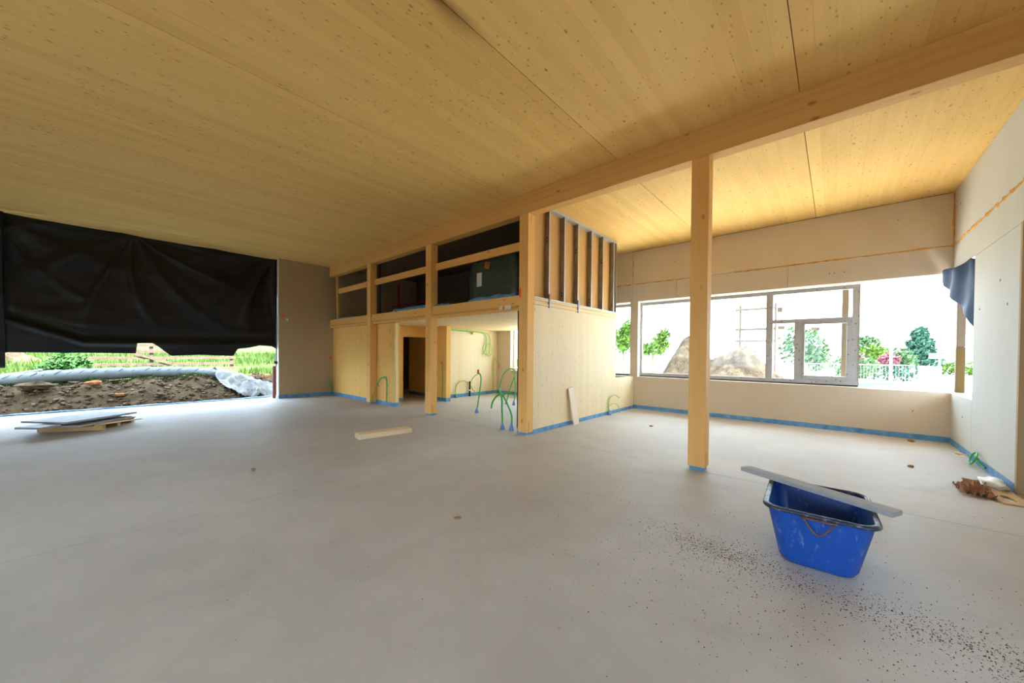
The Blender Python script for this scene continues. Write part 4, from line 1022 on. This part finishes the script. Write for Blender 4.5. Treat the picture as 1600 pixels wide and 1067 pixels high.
shrub('far_hedge', (13.0, 80, -1.0), [((0, 0, 1.0), (2.5, 1.2, 1.0), 500)], 'leaf_lime', 'low hedge beside the corner support post', 'hedge', None, 0.2)
shrub('clipped_hedge', (3.2, 44, -1.0), [((-1.5, 0, 1.2), (1.6, 0.6, 0.75), 500), ((0.8, 0, 1.2), (1.6, 0.6, 0.75), 500)], 'leaf_pine', 'dark green hedge behind the mesh fence', 'hedge', None, 0.12)
# site fence
def fence_panel(x0, x1, y, label):
    e = tag(empty('site_fence', ((x0 + x1) / 2, y, -0.85)), label, 'fence', 'mesh site fence panels'); L = (x1 - x0) / 2
    for z in (0.15, 2.0): MB().tube([(-L, 0, z), (L, 0, z)], 0.022, 6).build('rail', 'zinc', e)
    for s_ in (-L, L): MB().tube([(s_, 0, 0), (s_, 0, 2.02)], 0.022, 6).build('upright', 'zinc', e)
    b = MB()
    n = int(2 * L / 0.12)
    for k in range(1, n): b.box(-L + k * 0.12, -L + k * 0.12 + 0.012, -0.006, 0.006, 0.15, 2.0)
    tag(b.build('wire', 'zinc', e), kind='stuff')
fence_panel(-1.6, 0.86, 28, 'mesh fence panel seen through the opening light')
fence_panel(0.95, 3.05, 28, 'mesh fence panel right of the window frame')
gt = tag(empty('white_gate_panel', (3.45, 27, -0.85)), 'white closed gate panel beside the mesh fence', 'gate')
MB().box(-0.34, 0.34, -0.03, 0.03, 0, 2.0).build('sheet', 'white', gt); MB().box(-0.38, -0.341, -0.04, 0.04, 0, 2.02).build('upright', 'zinc', gt); MB().box(0.341, 0.38, -0.04, 0.04, 0, 2.02).build('upright', 'zinc', gt)
sg = tag(empty('sign_post', (3.62, 26, -0.85)), 'white sign on a grey post next to the gate panel', 'sign')
MB().tube([(0, 0, 0), (0, 0, 2.7)], 0.035, 8).build('pole', 'steel', sg, True); MB().box(-0.34, 0.0, -0.06, -0.04, 2.38, 2.62).build('board', 'white', sg)
for i, (x, y, h, lab) in enumerate(((2.15, 27.2, 2.7, 'white marker post in front of the mesh fence'), (1.35, 24, 1.3, 'short wooden stake in front of the fence'),)):
    e = tag(empty('marker_post', (x, y, -0.85)), lab, 'post'); MB().tube([(0, 0, 0), (0, 0, h)], 0.05, 8).build('pole', ('white', 'post_wood')[i], e, True); MB().box(-0.055, 0.055, -0.055, 0.055, h, h + 0.04).build('cap', ('white', 'post_wood')[i], e)
# parked car just below the sill
car = tag(empty('parked_car', (0.35, 16.6, -0.55)), 'pale blue car parked below the window, only bonnet and roof edge showing', 'car')
prof = [(-2.0, 0.35), (-1.95, 0.75), (-1.2, 0.95), (-0.6, 1.36), (0.7, 1.40), (1.35, 1.0), (2.0, 0.9), (2.05, 0.35)]
car.rotation_euler.z = math.radians(35)
MB().prism(prof, 1, -0.82, 0.82).build('body', 'car', car, bevel=0.06, fixn=True)
MB().prism([(-1.12, 0.98), (-0.56, 1.32), (0.66, 1.36), (1.22, 1.0)], 1, -0.83, 0.83).build('side_glass', 'car_glass', car, fixn=True)
for x in (-1.25, 1.3):
    for y in (-0.78, 0.78): MB().tube([(x, y - 0.09, 0.33), (x, y + 0.09, 0.33)], 0.33, 16).build('wheel', 'rubber', car, True)
# scaffold guard rail on the neighbouring building shell
gr = tag(empty('timber_guard_rail', (-2.8, 20.0, 1.0)), 'wooden guard rail of planks on uprights behind the mound', 'guard rail')
gr.location = (-3.6, 26, -0.85)
for z, L in ((5.15, 1.05), (3.95, 1.05), (3.25, 1.0)): MB().box(-1.0, L, -0.02, 0.02, z, z + 0.13).build('plank', 'old_wood', gr)
for x in (-0.8, 0.95): MB().box(x, x + 0.1, 0.021, 0.12, 0, 5.5).build('upright', 'old_wood', gr)
tm = tag(empty('timber_prop', (0.17, 12.1, -0.2)), 'upright timber prop carrying the eave, seen through the top light', 'post'); MB().box(-0.06, 0.06, -0.06, 0.06, 0, 3.49).build('shaft', 'post_wood', tm); MB().box(-0.14, 0.14, -0.09, 0.09, -0.02, -0.001).build('base_plate', 'steel', tm)
lmp = tag(empty('lamp_post', (-9.3, 40, -0.9)), 'thin pale lamp post above the earth mound', 'lamp post'); MB().tube([(0, 0, 0), (0, 0, 6.6)], 0.06, 8).build('pole', 'zinc', lmp, True); MB().box(-0.25, 0.12, -0.12, 0.12, 6.6, 6.75).build('lamp_head', 'zinc', lmp)
hs = tag(empty('white_house', (0.0, 50, -0.95)), 'white house front seen through the opening light', 'house')
MB().box(-1.6, 0.6, 0, 5, 0, 3.0).build('wall', 'white', hs); MB().prism([(-1.9, 3.0), (0.9, 3.0), (-0.5, 4.2)], 1, -0.3, 5.3).build('roof', 'eave', hs, fixn=True)
